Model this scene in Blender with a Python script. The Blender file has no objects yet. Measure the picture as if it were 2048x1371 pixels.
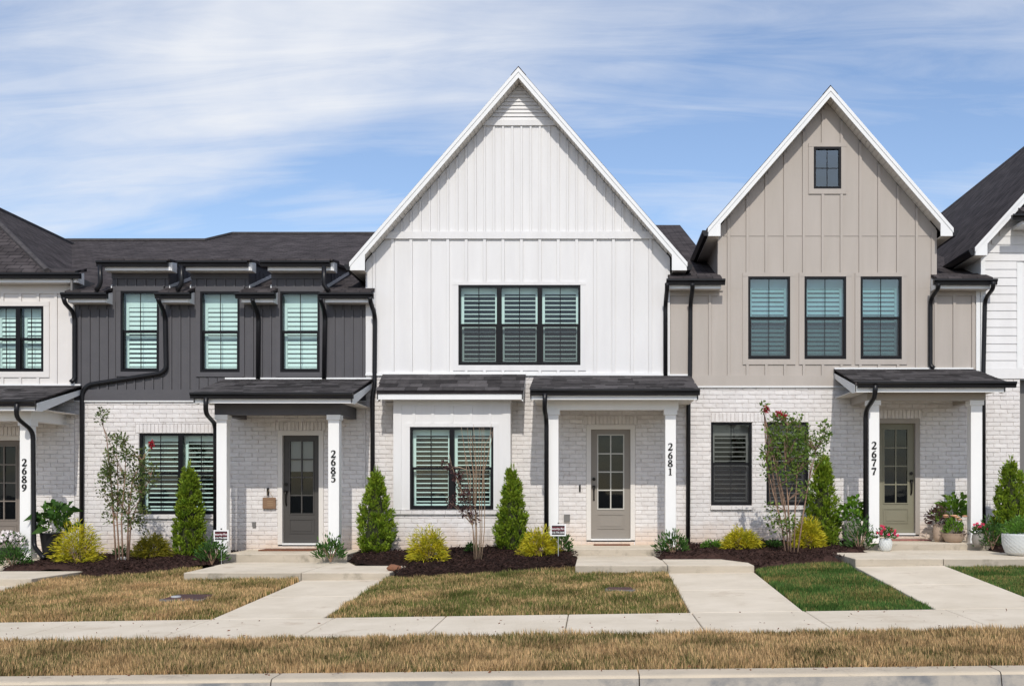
import bpy, bmesh, math, random
import numpy as np
from mathutils import Vector, Matrix
random.seed(7); RNG = np.random.default_rng(11)
SC = bpy.context.scene; COL = SC.collection
R = math.radians
# ------------------------------------------------------------------ camera, sky, sun, exposure
F, D, VX, VY, ZC = 2183.0, 20.4, 1190.0, 980.0, 1.65
cam_d = bpy.data.cameras.new('camera'); cam = bpy.data.objects.new('camera', cam_d); COL.objects.link(cam)
cam.location = (0, -D, ZC); cam.rotation_euler = (R(90), 0, 0)
cam_d.sensor_width = 36; cam_d.lens = F/2048*36
cam_d.shift_x = (1024-VX)/2048; cam_d.shift_y = (VY-685.5)/2048
cam_d.clip_start = .1; cam_d.clip_end = 6000
SC.camera = cam
SUN_EL, SUN_AZ = R(42.0), R(3.0)          # azimuth: degrees to the right of straight behind the camera
world = bpy.data.worlds.new('World'); SC.world = world; world.use_nodes = True
wn, wl = world.node_tree.nodes, world.node_tree.links
bg = wn['Background']; bg.inputs['Strength'].default_value = .15
sky = wn.new('ShaderNodeTexSky'); sky.sky_type = 'NISHITA'; sky.sun_disc = False
sky.sun_elevation = SUN_EL; sky.sun_rotation = math.pi-SUN_AZ
sky.air_density = 1.0; sky.dust_density = .9; sky.ozone_density = 1.3
tc = wn.new('ShaderNodeTexCoord'); sep = wn.new('ShaderNodeSeparateXYZ'); wl.new(tc.outputs['Generated'], sep.inputs[0])
def wmath(op, a, b=None, v=None):
    n = wn.new('ShaderNodeMath'); n.operation = op
    wl.new(a, n.inputs[0])
    if b is not None: wl.new(b, n.inputs[1])
    elif v is not None: n.inputs[1].default_value = v
    return n.outputs[0]
den = wmath('ADD', wmath('MAXIMUM', sep.outputs[2], v=0.0), v=.22)
cmb = wn.new('ShaderNodeCombineXYZ')
wl.new(wmath('DIVIDE', sep.outputs[0], den), cmb.inputs[0]); wl.new(wmath('DIVIDE', sep.outputs[1], den), cmb.inputs[1])
mp = wn.new('ShaderNodeMapping'); mp.inputs['Rotation'].default_value = (0, 0, R(20)); mp.inputs['Scale'].default_value = (1.0, 2.1, 1)
mp.inputs['Location'].default_value = (6.1, 9.9, 0)
wl.new(cmb.outputs[0], mp.inputs[0])
n1 = wn.new('ShaderNodeTexNoise'); n1.inputs['Scale'].default_value = .85; n1.inputs['Detail'].default_value = 9; n1.inputs['Roughness'].default_value = .47; n1.inputs['Distortion'].default_value = .55
wl.new(mp.outputs[0], n1.inputs['Vector'])
mp2 = wn.new('ShaderNodeMapping'); mp2.inputs['Rotation'].default_value = (0, 0, R(20)); mp2.inputs['Scale'].default_value = (.8, 3.6, 1)
wl.new(cmb.outputs[0], mp2.inputs[0])
n2 = wn.new('ShaderNodeTexNoise'); n2.inputs['Scale'].default_value = 2.6; n2.inputs['Detail'].default_value = 7; n2.inputs['Roughness'].default_value = .62; n2.inputs['Distortion'].default_value = 1.3
wl.new(mp2.outputs[0], n2.inputs['Vector'])
comb = wmath('ADD', n1.outputs[0], wmath('MULTIPLY', wmath('SUBTRACT', n2.outputs[0], v=.5), v=.27))
cr = wn.new('ShaderNodeValToRGB'); wl.new(comb, cr.inputs[0])
cr.color_ramp.elements[0].position = .40; cr.color_ramp.elements[0].color = (0, 0, 0, 1)
cr.color_ramp.elements[1].position = .70; cr.color_ramp.elements[1].color = (.9, .9, .9, 1)
tint = wn.new('ShaderNodeMix'); tint.data_type = 'RGBA'; tint.blend_type = 'MULTIPLY'; tint.inputs[0].default_value = 1
wl.new(sky.outputs[0], tint.inputs[6]); tint.inputs[7].default_value = (1.14, 1.14, 1.2, 1)
mixc = wn.new('ShaderNodeMix'); mixc.data_type = 'RGBA'
wl.new(cr.outputs[0], mixc.inputs[0]); wl.new(tint.outputs[2], mixc.inputs[6]); mixc.inputs[7].default_value = (6.6, 6.75, 7.05, 1)
wl.new(mixc.outputs[2], bg.inputs['Color'])
sd = bpy.data.lights.new('sun', 'SUN'); sd.energy = 3.0; sd.angle = R(.53); sd.color = (1, .945, .86)
sun = bpy.data.objects.new('sun', sd); COL.objects.link(sun)
tosun = Vector((math.sin(SUN_AZ)*math.cos(SUN_EL), -math.cos(SUN_AZ)*math.cos(SUN_EL), math.sin(SUN_EL)))
sun.rotation_euler = tosun.to_track_quat('Z', 'Y').to_euler(); sun.location = (3, -30, 30)
SC.view_settings.view_transform = 'Standard'; SC.view_settings.look = 'None'
SC.view_settings.exposure = -.16; SC.view_settings.gamma = 1

# ------------------------------------------------------------------ measuring helpers
# the facade lies in the plane y = 0, the street is towards -y; d = metres in front of the facade
def X(px, d=0): return (px-VX)*(D-d)/F
def Z(py, d=0): return ZC+(VY-py)*(D-d)/F
def W(x0, x1, y0, y1, d=0): return X(x0, d), X(x1, d), Z(y1, d), Z(y0, d)
GK = [(-60, .605, .0175), (0, .605, .0175), (1.5, .56, .0175), (3.0, .47, .018), (3.9, .40, .017), (7.7, .215, .014), (9.35, .20, .013), (11.3, .155, .0107), (12.2, .15, .0107)]
def gz(x, d):
    for (a, za, sa), (b, zb, sb) in zip(GK, GK[1:]):
        if d <= b:
            t = (d-a)/(b-a); return za+(zb-za)*t+(sa+(sb-sa)*t)*x
    return GK[-1][1]+GK[-1][2]*x
def ground_at(px, py):
    d = 3.0
    for _ in range(40):
        x = X(px, d); d = .5*d+.5*(D-F*(ZC-gz(x, d))/(py-VY))
    return X(px, d), d

# ------------------------------------------------------------------ materials
def _n(nt, t, **kw):
    n = nt.nodes.new(t)
    for k, v in kw.items(): setattr(n, k, v)
    return n
def mat(name, col, rough=.6, col2=None, vscale=6, lo=.35, hi=.7, isl=0.0, bump=0, bscale=80, spec=.4, metallic=0, trans=0, stretch=(1, 1, 1), col3=None, c3=(.6, .75, 3)):
    m = bpy.data.materials.new(name); m.use_nodes = True; nt = m.node_tree; L = nt.links
    b = nt.nodes['Principled BSDF']; b.inputs['Roughness'].default_value = rough
    b.inputs['Specular IOR Level'].default_value = spec; b.inputs['Metallic'].default_value = metallic
    geo = _n(nt, 'ShaderNodeNewGeometry'); mp_ = _n(nt, 'ShaderNodeMapping'); mp_.inputs['Scale'].default_value = stretch
    L.new(geo.outputs['Position'], mp_.inputs[0])
    c4 = lambda c: (c[0], c[1], c[2], 1)
    if col2 is not None:
        no = _n(nt, 'ShaderNodeTexNoise'); no.inputs['Scale'].default_value = vscale; no.inputs['Detail'].default_value = 5; no.inputs['Roughness'].default_value = .6
        L.new(mp_.outputs[0], no.inputs['Vector'])
        ra = _n(nt, 'ShaderNodeValToRGB'); L.new(no.outputs[0], ra.inputs[0])
        ra.color_ramp.elements[0].position = lo; ra.color_ramp.elements[0].color = c4(col)
        ra.color_ramp.elements[1].position = hi; ra.color_ramp.elements[1].color = c4(col2)
        out = ra.outputs[0]
    else:
        rgb = _n(nt, 'ShaderNodeRGB'); rgb.outputs[0].default_value = c4(col); out = rgb.outputs[0]
    if col3 is not None:
        no3 = _n(nt, 'ShaderNodeTexNoise'); no3.inputs['Scale'].default_value = c3[2]; no3.inputs['Detail'].default_value = 6; no3.inputs['Roughness'].default_value = .65
        L.new(geo.outputs['Position'], no3.inputs['Vector'])
        mr = _n(nt, 'ShaderNodeMapRange'); mr.inputs[1].default_value = c3[0]; mr.inputs[2].default_value = c3[1]; L.new(no3.outputs[0], mr.inputs[0])
        mx = _n(nt, 'ShaderNodeMix', data_type='RGBA'); L.new(mr.outputs[0], mx.inputs[0]); L.new(out, mx.inputs[6]); mx.inputs[7].default_value = c4(col3); out = mx.outputs[2]
    if isl:
        oi = _n(nt, 'ShaderNodeObjectInfo'); ad = _n(nt, 'ShaderNodeMath', operation='ADD'); L.new(geo.outputs['Random Per Island'], ad.inputs[0]); L.new(oi.outputs['Random'], ad.inputs[1])
        fr = _n(nt, 'ShaderNodeMath', operation='FRACT'); L.new(ad.outputs[0], fr.inputs[0])
        mr = _n(nt, 'ShaderNodeMapRange'); mr.inputs[3].default_value = 1-isl; mr.inputs[4].default_value = 1+isl; L.new(fr.outputs[0], mr.inputs[0])
        vm = _n(nt, 'ShaderNodeVectorMath', operation='SCALE'); L.new(out, vm.inputs[0]); L.new(mr.outputs[0], vm.inputs[3]); out = vm.outputs[0]
    L.new(out, b.inputs['Base Color'])
    if bump:
        nb = _n(nt, 'ShaderNodeTexNoise'); nb.inputs['Scale'].default_value = bscale; nb.inputs['Detail'].default_value = 4; L.new(mp_.outputs[0], nb.inputs['Vector'])
        bp = _n(nt, 'ShaderNodeBump'); bp.inputs['Strength'].default_value = bump; bp.inputs['Distance'].default_value = .01
        L.new(nb.outputs[0], bp.inputs['Height']); L.new(bp.outputs[0], b.inputs['Normal'])
    if trans:
        tr = _n(nt, 'ShaderNodeBsdfTranslucent'); L.new(out, tr.inputs['Color']); ms = _n(nt, 'ShaderNodeMixShader'); ms.inputs[0].default_value = trans
        o = nt.nodes['Material Output']; L.new(b.outputs[0], ms.inputs[1]); L.new(tr.outputs[0], ms.inputs[2]); L.new(ms.outputs[0], o.inputs[0])
    return m
def glass(name, tint, refl):
    m = bpy.data.materials.new(name); m.use_nodes = True; nt = m.node_tree; nt.nodes.clear(); L = nt.links
    t = _n(nt, 'ShaderNodeBsdfTransparent'); t.inputs[0].default_value = (*tint, 1)
    g = _n(nt, 'ShaderNodeBsdfGlossy'); g.inputs['Roughness'].default_value = .015; g.inputs[0].default_value = (.86, .97, 1, 1)
    lwt = _n(nt, 'ShaderNodeLayerWeight'); lwt.inputs[0].default_value = .5; fz = _n(nt, 'ShaderNodeMath', operation='POWER'); L.new(lwt.outputs['Facing'], fz.inputs[0]); fz.inputs[1].default_value = 5
    ad = _n(nt, 'ShaderNodeMath', operation='ADD'); L.new(fz.outputs[0], ad.inputs[0]); ad.inputs[1].default_value = refl; ad.use_clamp = True
    geo = _n(nt, 'ShaderNodeNewGeometry'); no = _n(nt, 'ShaderNodeTexNoise'); no.inputs['Scale'].default_value = 1.7; L.new(geo.outputs['Position'], no.inputs['Vector'])
    bp = _n(nt, 'ShaderNodeBump'); bp.inputs['Strength'].default_value = .05; bp.inputs['Distance'].default_value = .05; L.new(no.outputs[0], bp.inputs['Height']); L.new(bp.outputs[0], g.inputs['Normal'])
    ms = _n(nt, 'ShaderNodeMixShader'); L.new(ad.outputs[0], ms.inputs[0]); L.new(t.outputs[0], ms.inputs[1]); L.new(g.outputs[0], ms.inputs[2])
    o = _n(nt, 'ShaderNodeOutputMaterial'); L.new(ms.outputs[0], o.inputs[0]); return m
def screen_mat():
    m = bpy.data.materials.new('insect_screen'); m.use_nodes = True; nt = m.node_tree; nt.nodes.clear(); L = nt.links
    t = _n(nt, 'ShaderNodeBsdfTransparent'); d = _n(nt, 'ShaderNodeBsdfDiffuse'); d.inputs[0].default_value = (.07, .07, .075, 1)
    ms = _n(nt, 'ShaderNodeMixShader'); ms.inputs[0].default_value = .40; L.new(t.outputs[0], ms.inputs[1]); L.new(d.outputs[0], ms.inputs[2])
    o = _n(nt, 'ShaderNodeOutputMaterial'); L.new(ms.outputs[0], o.inputs[0]); return m
def shingle_tex(name, ax):
    m = bpy.data.materials.new(name); m.use_nodes = True; nt = m.node_tree; L = nt.links; b = nt.nodes['Principled BSDF']
    b.inputs['Roughness'].default_value = .95; b.inputs['Specular IOR Level'].default_value = .08
    geo = _n(nt, 'ShaderNodeNewGeometry'); sp = _n(nt, 'ShaderNodeSeparateXYZ'); L.new(geo.outputs['Position'], sp.inputs[0])
    cb = _n(nt, 'ShaderNodeCombineXYZ')
    if ax == 'x': L.new(sp.outputs[0], cb.inputs[0]); L.new(sp.outputs[1], cb.inputs[1]); k = 1.05
    else: L.new(sp.outputs[1], cb.inputs[0]); L.new(sp.outputs[0], cb.inputs[1]); k = 1.45
    mpp = _n(nt, 'ShaderNodeMapping'); mpp.inputs['Scale'].default_value = (1, k, 1); L.new(cb.outputs[0], mpp.inputs[0])
    br = _n(nt, 'ShaderNodeTexBrick'); br.inputs['Scale'].default_value = 1; br.inputs['Brick Width'].default_value = .27; br.inputs['Row Height'].default_value = .143; br.inputs['Mortar Size'].default_value = .009
    br.inputs['Color1'].default_value = (.055, .048, .049, 1); br.inputs['Color2'].default_value = (.088, .077, .078, 1); br.inputs['Mortar'].default_value = (.025, .022, .024, 1); br.offset = .37; br.inputs['Bias'].default_value = -.1
    L.new(mpp.outputs[0], br.inputs['Vector'])
    no = _n(nt, 'ShaderNodeTexNoise'); no.inputs['Scale'].default_value = 3; no.inputs['Detail'].default_value = 8; L.new(geo.outputs['Position'], no.inputs['Vector'])
    mr = _n(nt, 'ShaderNodeMapRange'); mr.inputs[1].default_value = .3; mr.inputs[2].default_value = .7; mr.inputs[3].default_value = .7; mr.inputs[4].default_value = 1.3; L.new(no.outputs[0], mr.inputs[0])
    vm = _n(nt, 'ShaderNodeVectorMath', operation='SCALE'); L.new(br.outputs[0], vm.inputs[0]); L.new(mr.outputs[0], vm.inputs[3]); L.new(vm.outputs[0], b.inputs['Base Color'])
    bp = _n(nt, 'ShaderNodeBump'); bp.inputs['Strength'].default_value = .7; bp.inputs['Distance'].default_value = .012; bp.invert = True; L.new(br.outputs['Fac'], bp.inputs['Height']); L.new(bp.outputs[0], b.inputs['Normal'])
    return m
def brick_mat():
    m = mat('whitewashed_brick', (.74, .715, .70), .85, (.67, .635, .615), 9, .4, .7, isl=.05, bump=.5, bscale=55, spec=.2, col3=(.42, .31, .27), c3=(.66, .74, 11))
    nt = m.node_tree; L = nt.links; b = nt.nodes['Principled BSDF']; src = b.inputs['Base Color'].links[0].from_socket
    geo = _n(nt, 'ShaderNodeNewGeometry'); sp = _n(nt, 'ShaderNodeSeparateXYZ'); L.new(geo.outputs['Position'], sp.inputs[0])
    no = _n(nt, 'ShaderNodeTexNoise'); no.inputs['Scale'].default_value = 2.5; no.inputs['Detail'].default_value = 5; L.new(geo.outputs['Position'], no.inputs['Vector'])
    ma = _n(nt, 'ShaderNodeMath', operation='MULTIPLY_ADD'); L.new(no.outputs[0], ma.inputs[0]); ma.inputs[1].default_value = .55; L.new(sp.outputs[2], ma.inputs[2])
    mx_ = _n(nt, 'ShaderNodeMath', operation='MULTIPLY_ADD'); L.new(sp.outputs[0], mx_.inputs[0]); mx_.inputs[1].default_value = -.0175; L.new(ma.outputs[0], mx_.inputs[2])
    mr = _n(nt, 'ShaderNodeMapRange'); mr.inputs[1].default_value = .88; mr.inputs[2].default_value = 1.35; mr.inputs[3].default_value = .62; mr.inputs[4].default_value = 0; L.new(mx_.outputs[0], mr.inputs[0])
    mx = _n(nt, 'ShaderNodeMix', data_type='RGBA'); L.new(mr.outputs[0], mx.inputs[0]); L.new(src, mx.inputs[6]); mx.inputs[7].default_value = (.62, .44, .30, 1)   # clay splashed up from the bed
    L.new(mx.outputs[2], b.inputs['Base Color']); return m
M = dict(
    brick=brick_mat(), mortar=mat('mortar', (.70, .675, .66), .95, (.58, .53, .505), 9, lo=.45, hi=.68, bump=.4),
    white=mat('white_siding', (.75, .745, .742), .55, (.69, .683, .68), 2.2, stretch=(1.6, 1, .22), bump=.12, bscale=160),
    cream=mat('cream_siding', (.72, .69, .66), .6, (.69, .66, .63), 3, bump=.12, bscale=160),
    dark=mat('charcoal_siding', (.088, .085, .092), .6, (.078, .076, .083), 4, bump=.15, bscale=160),
    taupe=mat('taupe_siding', (.45, .405, .365), .6, (.405, .365, .325), 2.2, stretch=(1.6, 1, .22), bump=.12, bscale=160),
    trim=mat('white_trim', (.80, .805, .80), .45, (.76, .77, .77), 4),
    column=mat('column_paint', (.82, .82, .81), .4, (.79, .79, .78), 5, stretch=(1, 1, .3)),
    soffit=mat('soffit_vinyl', (.70, .66, .60), .6),
    metal=mat('black_gutter_metal', (.008, .008, .010), .35, (.013, .013, .015), 5, spec=.3),
    frame=mat('black_window_frame', (.006, .006, .008), .4, spec=.2),
    shutter=mat('shutter_white', (.80, .82, .79), .5),
    room=mat('room_dark', (.035, .033, .031), .9),
    shingle=mat('shingle', (.060, .056, .058), .88, (.090, .083, .084), 7, isl=.55, bump=.6, bscale=220, spec=.1),
    shx=shingle_tex('shingle_roof_front', 'x'), shy=shingle_tex('shingle_roof_side', 'y'),
    conc=mat('concrete', (.74, .655, .53), .85, (.63, .55, .43), 1.6, bump=.25, bscale=120, col3=(.50, .40, .29), c3=(.58, .78, 2.1), spec=.25),
    curb=mat('curb_concrete', (.60, .51, .39), .85, (.50, .43, .33), 2.5, bump=.3, bscale=90, col3=(.30, .26, .21), c3=(.60, .74, 2.6), spec=.25),
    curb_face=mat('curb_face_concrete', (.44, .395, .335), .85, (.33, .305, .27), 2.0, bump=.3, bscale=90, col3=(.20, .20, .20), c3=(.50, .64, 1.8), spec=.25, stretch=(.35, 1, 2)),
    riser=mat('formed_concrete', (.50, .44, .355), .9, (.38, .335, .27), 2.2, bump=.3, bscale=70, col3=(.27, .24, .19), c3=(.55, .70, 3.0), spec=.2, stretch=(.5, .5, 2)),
    asphalt=mat('asphalt', (.06, .06, .062), .9, (.045, .045, .047), 20, bump=.4, bscale=150),
    soil=mat('thatch_soil', (.115, .082, .045), .95, (.16, .115, .06), 14, bump=.8, bscale=70),
    mulch=mat('mulch', (.032, .018, .015), .95, (.055, .030, .024), 25, isl=.5, bump=.8, bscale=90, spec=.15),
    gold=mat('handle_black', (.02, .018, .016), .35, metallic=.6),
    digit=mat('black_numeral', (.012, .012, .012), .45),
    paver=mat('lid_plastic', (.10, .045, .04), .7, (.06, .04, .04), 6), lidgrey=mat('lid_cap', (.45, .46, .47), .5),
    mat_rust=mat('coir_mat', (.20, .075, .035), .95, (.13, .05, .028), 30, bump=.6), mat_red=mat('woven_mat', (.38, .16, .13), .95, (.24, .1, .085), 18),
    plaque=mat('wood_plaque', (.26, .16, .095), .7, (.20, .12, .07), 12, stretch=(.2, 1, 3)), string=mat('twine', (.45, .33, .2), .9),
    greybox=mat('grey_plastic', (.17, .165, .16), .5),
    door_dark=mat('charcoal_door', (.062, .058, .054), .45), door_grey=mat('grey_door', (.265, .24, .21), .45), door_olive=mat('olive_door', (.215, .205, .145), .45), door_brown=mat('taupe_door', (.19, .165, .145), .45),
    muntin_white=mat('muntin_light', (.5, .49, .45), .5),
    casing=mat('door_casing', (.70, .67, .63), .5),
    taupe_dark=mat('taupe_beam', (.36, .325, .29), .6),
    glass=glass('window_glass', (.83, .97, .95), .05), glass_r=glass('reflective_glass', (.40, .60, .62), .15), glass_d=glass('door_glass', (.50, .52, .54), .03), screen=screen_mat(), glass_s=glass('smoky_glass', (.42, .43, .43), .03),
    sign_w=mat('sign_white', (.8, .8, .8), .4), sign_k=mat('sign_black', (.02, .016, .018), .4), sign_r=mat('sign_red', (.10, .012, .02), .4), sign_p=mat('sign_stake', (.6, .62, .64), .35, metallic=.5),
    bark=mat('crape_bark', (.34, .22, .15), .8, (.22, .14, .10), 14, stretch=(1, 1, .25)), bark_dry=mat('dry_bark', (.36, .26, .18), .85, (.27, .19, .13), 14, stretch=(1, 1, .25)),
    arbor=mat('arborvitae_leaf', (.125, .225, .016), .6, (.29, .37, .026), 10, isl=.45, trans=.3),
    core=mat('dark_core', (.03, .035, .012), .9),  # near-black fill for the solid cone inside each arborvitae
    golden=mat('golden_cypress', (.64, .53, .025), .6, (.33, .36, .022), 9, isl=.35, trans=.25),
    golden_g=mat('greenish_cypress', (.20, .20, .02), .6, (.34, .28, .02), 9, isl=.4, trans=.25),
    laurel=mat('laurel_leaf', (.040, .105, .022), .55, (.085, .16, .035), 9, isl=.45, trans=.2, spec=.2),
    bright=mat('bright_leaf', (.075, .19, .02), .45, (.14, .27, .03), 9, isl=.45, trans=.3),
    hydr=mat('hydrangea_leaf', (.075, .19, .02), .45, (.22, .36, .03), 6, isl=.5, trans=.3),
    crape=mat('crape_leaf', (.07, .125, .028), .6, (.15, .16, .045), 5, isl=.5, trans=.25), crape2=mat('crape_leaf_lush', (.085, .165, .024), .6, (.16, .22, .035), 5, isl=.5, trans=.25),
    purple=mat('withered_leaf', (.035, .014, .016), .7, (.075, .028, .025), 8, isl=.5), burg=mat('burgundy_leaf', (.05, .022, .025), .6, (.09, .04, .035), 8, isl=.5),
    red=mat('crimson_bloom', (.38, .015, .03), .6, isl=.3), pink=mat('pink_bloom', (.65, .05, .13), .55, isl=.25), whitefl=mat('white_bloom', (.75, .70, .70), .6, isl=.12), peach=mat('peach_bloom', (.60, .33, .20), .7, isl=.2),
    pot_w=mat('white_ceramic', (.62, .64, .63), .4), pot_g=mat('grey_ceramic', (.26, .24, .215), .55), pot_t=mat('tan_ceramic', (.43, .33, .255), .65, (.36, .27, .2), 6), pot_k=mat('black_pot', (.016, .016, .017), .4),
    stone=mat('white_rock', (.68, .63, .55), .8), 
    red_clay=mat('clay', (.25, .11, .06), .9, (.18, .085, .05), 20),
)

# ------------------------------------------------------------------ object helpers
ORG = {}
def root(o):
    while o.parent: o = o.parent
    return o
def thing(name, label, cat, loc, group=None):
    o = bpy.data.objects.new(name, None); COL.objects.link(o); o.location = loc; o.empty_display_size = .2
    o['label'] = label; o['category'] = cat
    if group: o['group'] = group
    ORG[o.name] = Vector(loc); return o
def org(parent): return ORG[root(parent).name] if parent else Vector((0, 0, 0))
def link(name, me, m, parent=None, loc=None, label=None, cat=None, kind=None, group=None):
    o = bpy.data.objects.new(name, me); COL.objects.link(o)
    if m is not None and len(me.materials) == 0: me.materials.append(m)
    if parent: o.parent = parent
    if loc is not None: o.location = loc
    if label: o['label'] = label
    if cat: o['category'] = cat
    if kind: o['kind'] = kind
    if group: o['group'] = group
    if parent is None: ORG[o.name] = Vector(o.location)
    return o
class MB:
    def __init__(s): s.v = []; s.f = []
    def add(s, v, f):
        n = len(s.v); s.v += [tuple(p) for p in v]; s.f += [tuple(i+n for i in q) for q in f]; return s
    def box(s, x0, x1, y0, y1, z0, z1):
        if x0 > x1: x0, x1 = x1, x0
        if y0 > y1: y0, y1 = y1, y0
        if z0 > z1: z0, z1 = z1, z0
        return s.add([(x0, y0, z0), (x1, y0, z0), (x1, y1, z0), (x0, y1, z0), (x0, y0, z1), (x1, y0, z1), (x1, y1, z1), (x0, y1, z1)],
                     [(0, 3, 2, 1), (4, 5, 6, 7), (0, 1, 5, 4), (1, 2, 6, 5), (2, 3, 7, 6), (3, 0, 4, 7)])
    def xz(s, poly, y0, y1):                       # polygon in x,z extruded along y
        n = len(poly); a = sum(poly[i][0]*poly[(i+1) % n][1]-poly[(i+1) % n][0]*poly[i][1] for i in range(n))
        if a < 0: poly = poly[::-1]
        if y0 > y1: y0, y1 = y1, y0
        return s.add([(x, y0, z) for x, z in poly]+[(x, y1, z) for x, z in poly], [tuple(range(n)), tuple(range(2*n-1, n-1, -1))]+[((i+1) % n, i, n+i, n+(i+1) % n) for i in range(n)])
    def yz(s, poly, x0, x1):                       # profile in y,z extruded along x
        n = len(poly); a = sum(poly[i][0]*poly[(i+1) % n][1]-poly[(i+1) % n][0]*poly[i][1] for i in range(n))
        if a < 0: poly = poly[::-1]
        if x0 > x1: x0, x1 = x1, x0
        return s.add([(x0, y, z) for y, z in poly]+[(x1, y, z) for y, z in poly], [tuple(range(n-1, -1, -1)), tuple(range(n, 2*n))]+[(i, (i+1) % n, n+(i+1) % n, n+i) for i in range(n)])
    def xy(s, poly, zt, zb):                       # ground polygon with top heights from function zt(x,y)
        n = len(poly); a = sum(poly[i][0]*poly[(i+1) % n][1]-poly[(i+1) % n][0]*poly[i][1] for i in range(n))
        if a < 0: poly = poly[::-1]
        return s.add([(x, y, zt(x, y)) for x, y in poly]+[(x, y, zb(x, y)) for x, y in poly], [tuple(range(n)), tuple(range(2*n-1, n-1, -1))]+[((i+1) % n, i, n+i, n+(i+1) % n) for i in range(n)])
    def tube(s, path, r, n=8, squash=1.0):
        P = [Vector(p) for p in path]; rs = r if isinstance(r, (list, tuple)) else [r]*len(P); base = len(s.v); up = None
        for i, p in enumerate(P):
            t = (P[min(i+1, len(P)-1)]-P[max(i-1, 0)]).normalized()
            if up is None: up = Vector((0, 1, 0)) if abs(t.y) < .9 else Vector((1, 0, 0))
            up = (up-t*up.dot(t)).normalized(); sd_ = t.cross(up)
            for k in range(n):
                a = 2*math.pi*(k+.5)/n; s.v.append(tuple(p+(sd_*math.cos(a)+up*math.sin(a)*squash)*rs[i]))
        for i in range(len(P)-1):
            for k in range(n): s.f.append((base+i*n+k, base+i*n+(k+1) % n, base+(i+1)*n+(k+1) % n, base+(i+1)*n+k))
        s.f.append(tuple(base+k for k in range(n-1, -1, -1))); s.f.append(tuple(base+(len(P)-1)*n+k for k in range(n))); return s
    def lathe(s, prof, c=(0, 0, 0), n=24):
        base = len(s.v)
        for r_, z_ in prof:
            for k in range(n): a = 2*math.pi*k/n; s.v.append((c[0]+r_*math.cos(a), c[1]+r_*math.sin(a), c[2]+z_))
        for i in range(len(prof)-1):
            for k in range(n): s.f.append((base+i*n+k, base+i*n+(k+1) % n, base+(i+1)*n+(k+1) % n, base+(i+1)*n+k))
        s.f.append(tuple(base+k for k in range(n-1, -1, -1))); s.f.append(tuple(base+(len(prof)-1)*n+k for k in range(n))); return s
    def build(s, name, m, parent=None, smooth=False, **kw):
        o = org(parent); loc = None
        if parent is None:
            a = np.array(s.v); o = Vector(((a[:, 0].min()+a[:, 0].max())/2, (a[:, 1].min()+a[:, 1].max())/2, a[:, 2].min())); loc = o
        me = bpy.data.meshes.new(name); me.from_pydata([(x-o.x, y-o.y, z-o.z) for x, y, z in s.v], [], s.f)
        if smooth: me.polygons.foreach_set('use_smooth', [True]*len(me.polygons))
        me.update(); return link(name, me, m, parent, loc, **kw)
def smooth_path(pts, k=4, r=.35):                  # rounds the corners of a polyline
    out = [Vector(pts[0])]
    for a, b, c in zip(pts, pts[1:], pts[2:]):
        a, b, c = Vector(a), Vector(b), Vector(c); l = min(r, (b-a).length*.45, (c-b).length*.45)
        p0 = b+(a-b).normalized()*l; p2 = b+(c-b).normalized()*l
        for i in range(k+1):
            t = i/k; out.append(p0*(1-t)**2+b*2*t*(1-t)+p2*t*t)
    out.append(Vector(pts[-1])); return out
def panel(name, m, parent, outline, holes, y0, thick, kind=None):   # convex wall panel with rectangular openings
    o = org(parent); xs = sorted({round(p[0], 5) for p in outline}|{round(v, 5) for h in holes for v in h[:2]}); zs = sorted({round(p[1], 5) for p in outline}|{round(v, 5) for h in holes for v in h[2:]})
    ox0, ox1 = min(p[0] for p in outline), max(p[0] for p in outline); oz0, oz1 = min(p[1] for p in outline), max(p[1] for p in outline)
    xs = [x for x in xs if ox0-1e-4 <= x <= ox1+1e-4]; zs = [z for z in zs if oz0-1e-4 <= z <= oz1+1e-4]
    bm = bmesh.new(); g = {}
    def vv(i, j):
        if (i, j) not in g: g[i, j] = bm.verts.new((xs[i], 0, zs[j]))
        return g[i, j]
    for i in range(len(xs)-1):
        for j in range(len(zs)-1):
            cx, cz = (xs[i]+xs[i+1])/2, (zs[j]+zs[j+1])/2
            if any(h[0] < cx < h[1] and h[2] < cz < h[3] for h in holes): continue
            bm.faces.new((vv(i, j), vv(i+1, j), vv(i+1, j+1), vv(i, j+1)))
    c = (sum(p[0] for p in outline)/len(outline), sum(p[1] for p in outline)/len(outline))
    for p, q in zip(outline, outline[1:]+outline[:1]):
        e = Vector((q[0]-p[0], 0, q[1]-p[1])); nrm = Vector((e.z, 0, -e.x)).normalized()
        if nrm.dot(Vector((c[0]-p[0], 0, c[1]-p[1]))) > 0: nrm = -nrm
        if abs(nrm.x) > .999 or abs(nrm.z) > .999: continue
        bmesh.ops.bisect_plane(bm, geom=bm.verts[:]+bm.edges[:]+bm.faces[:], plane_co=(p[0], 0, p[1]), plane_no=nrm, clear_outer=True)
    ex = bmesh.ops.extrude_face_region(bm, geom=bm.faces[:])
    for v in [e for e in ex['geom'] if isinstance(e, bmesh.types.BMVert)]: v.co.y += thick
    bmesh.ops.recalc_face_normals(bm, faces=bm.faces[:])
    me = bpy.data.meshes.new(name)
    for v in bm.verts: v.co += Vector((0, y0, 0))-o
    bm.to_mesh(me); bm.free(); return link(name, me, m, parent, kind=kind)

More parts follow.
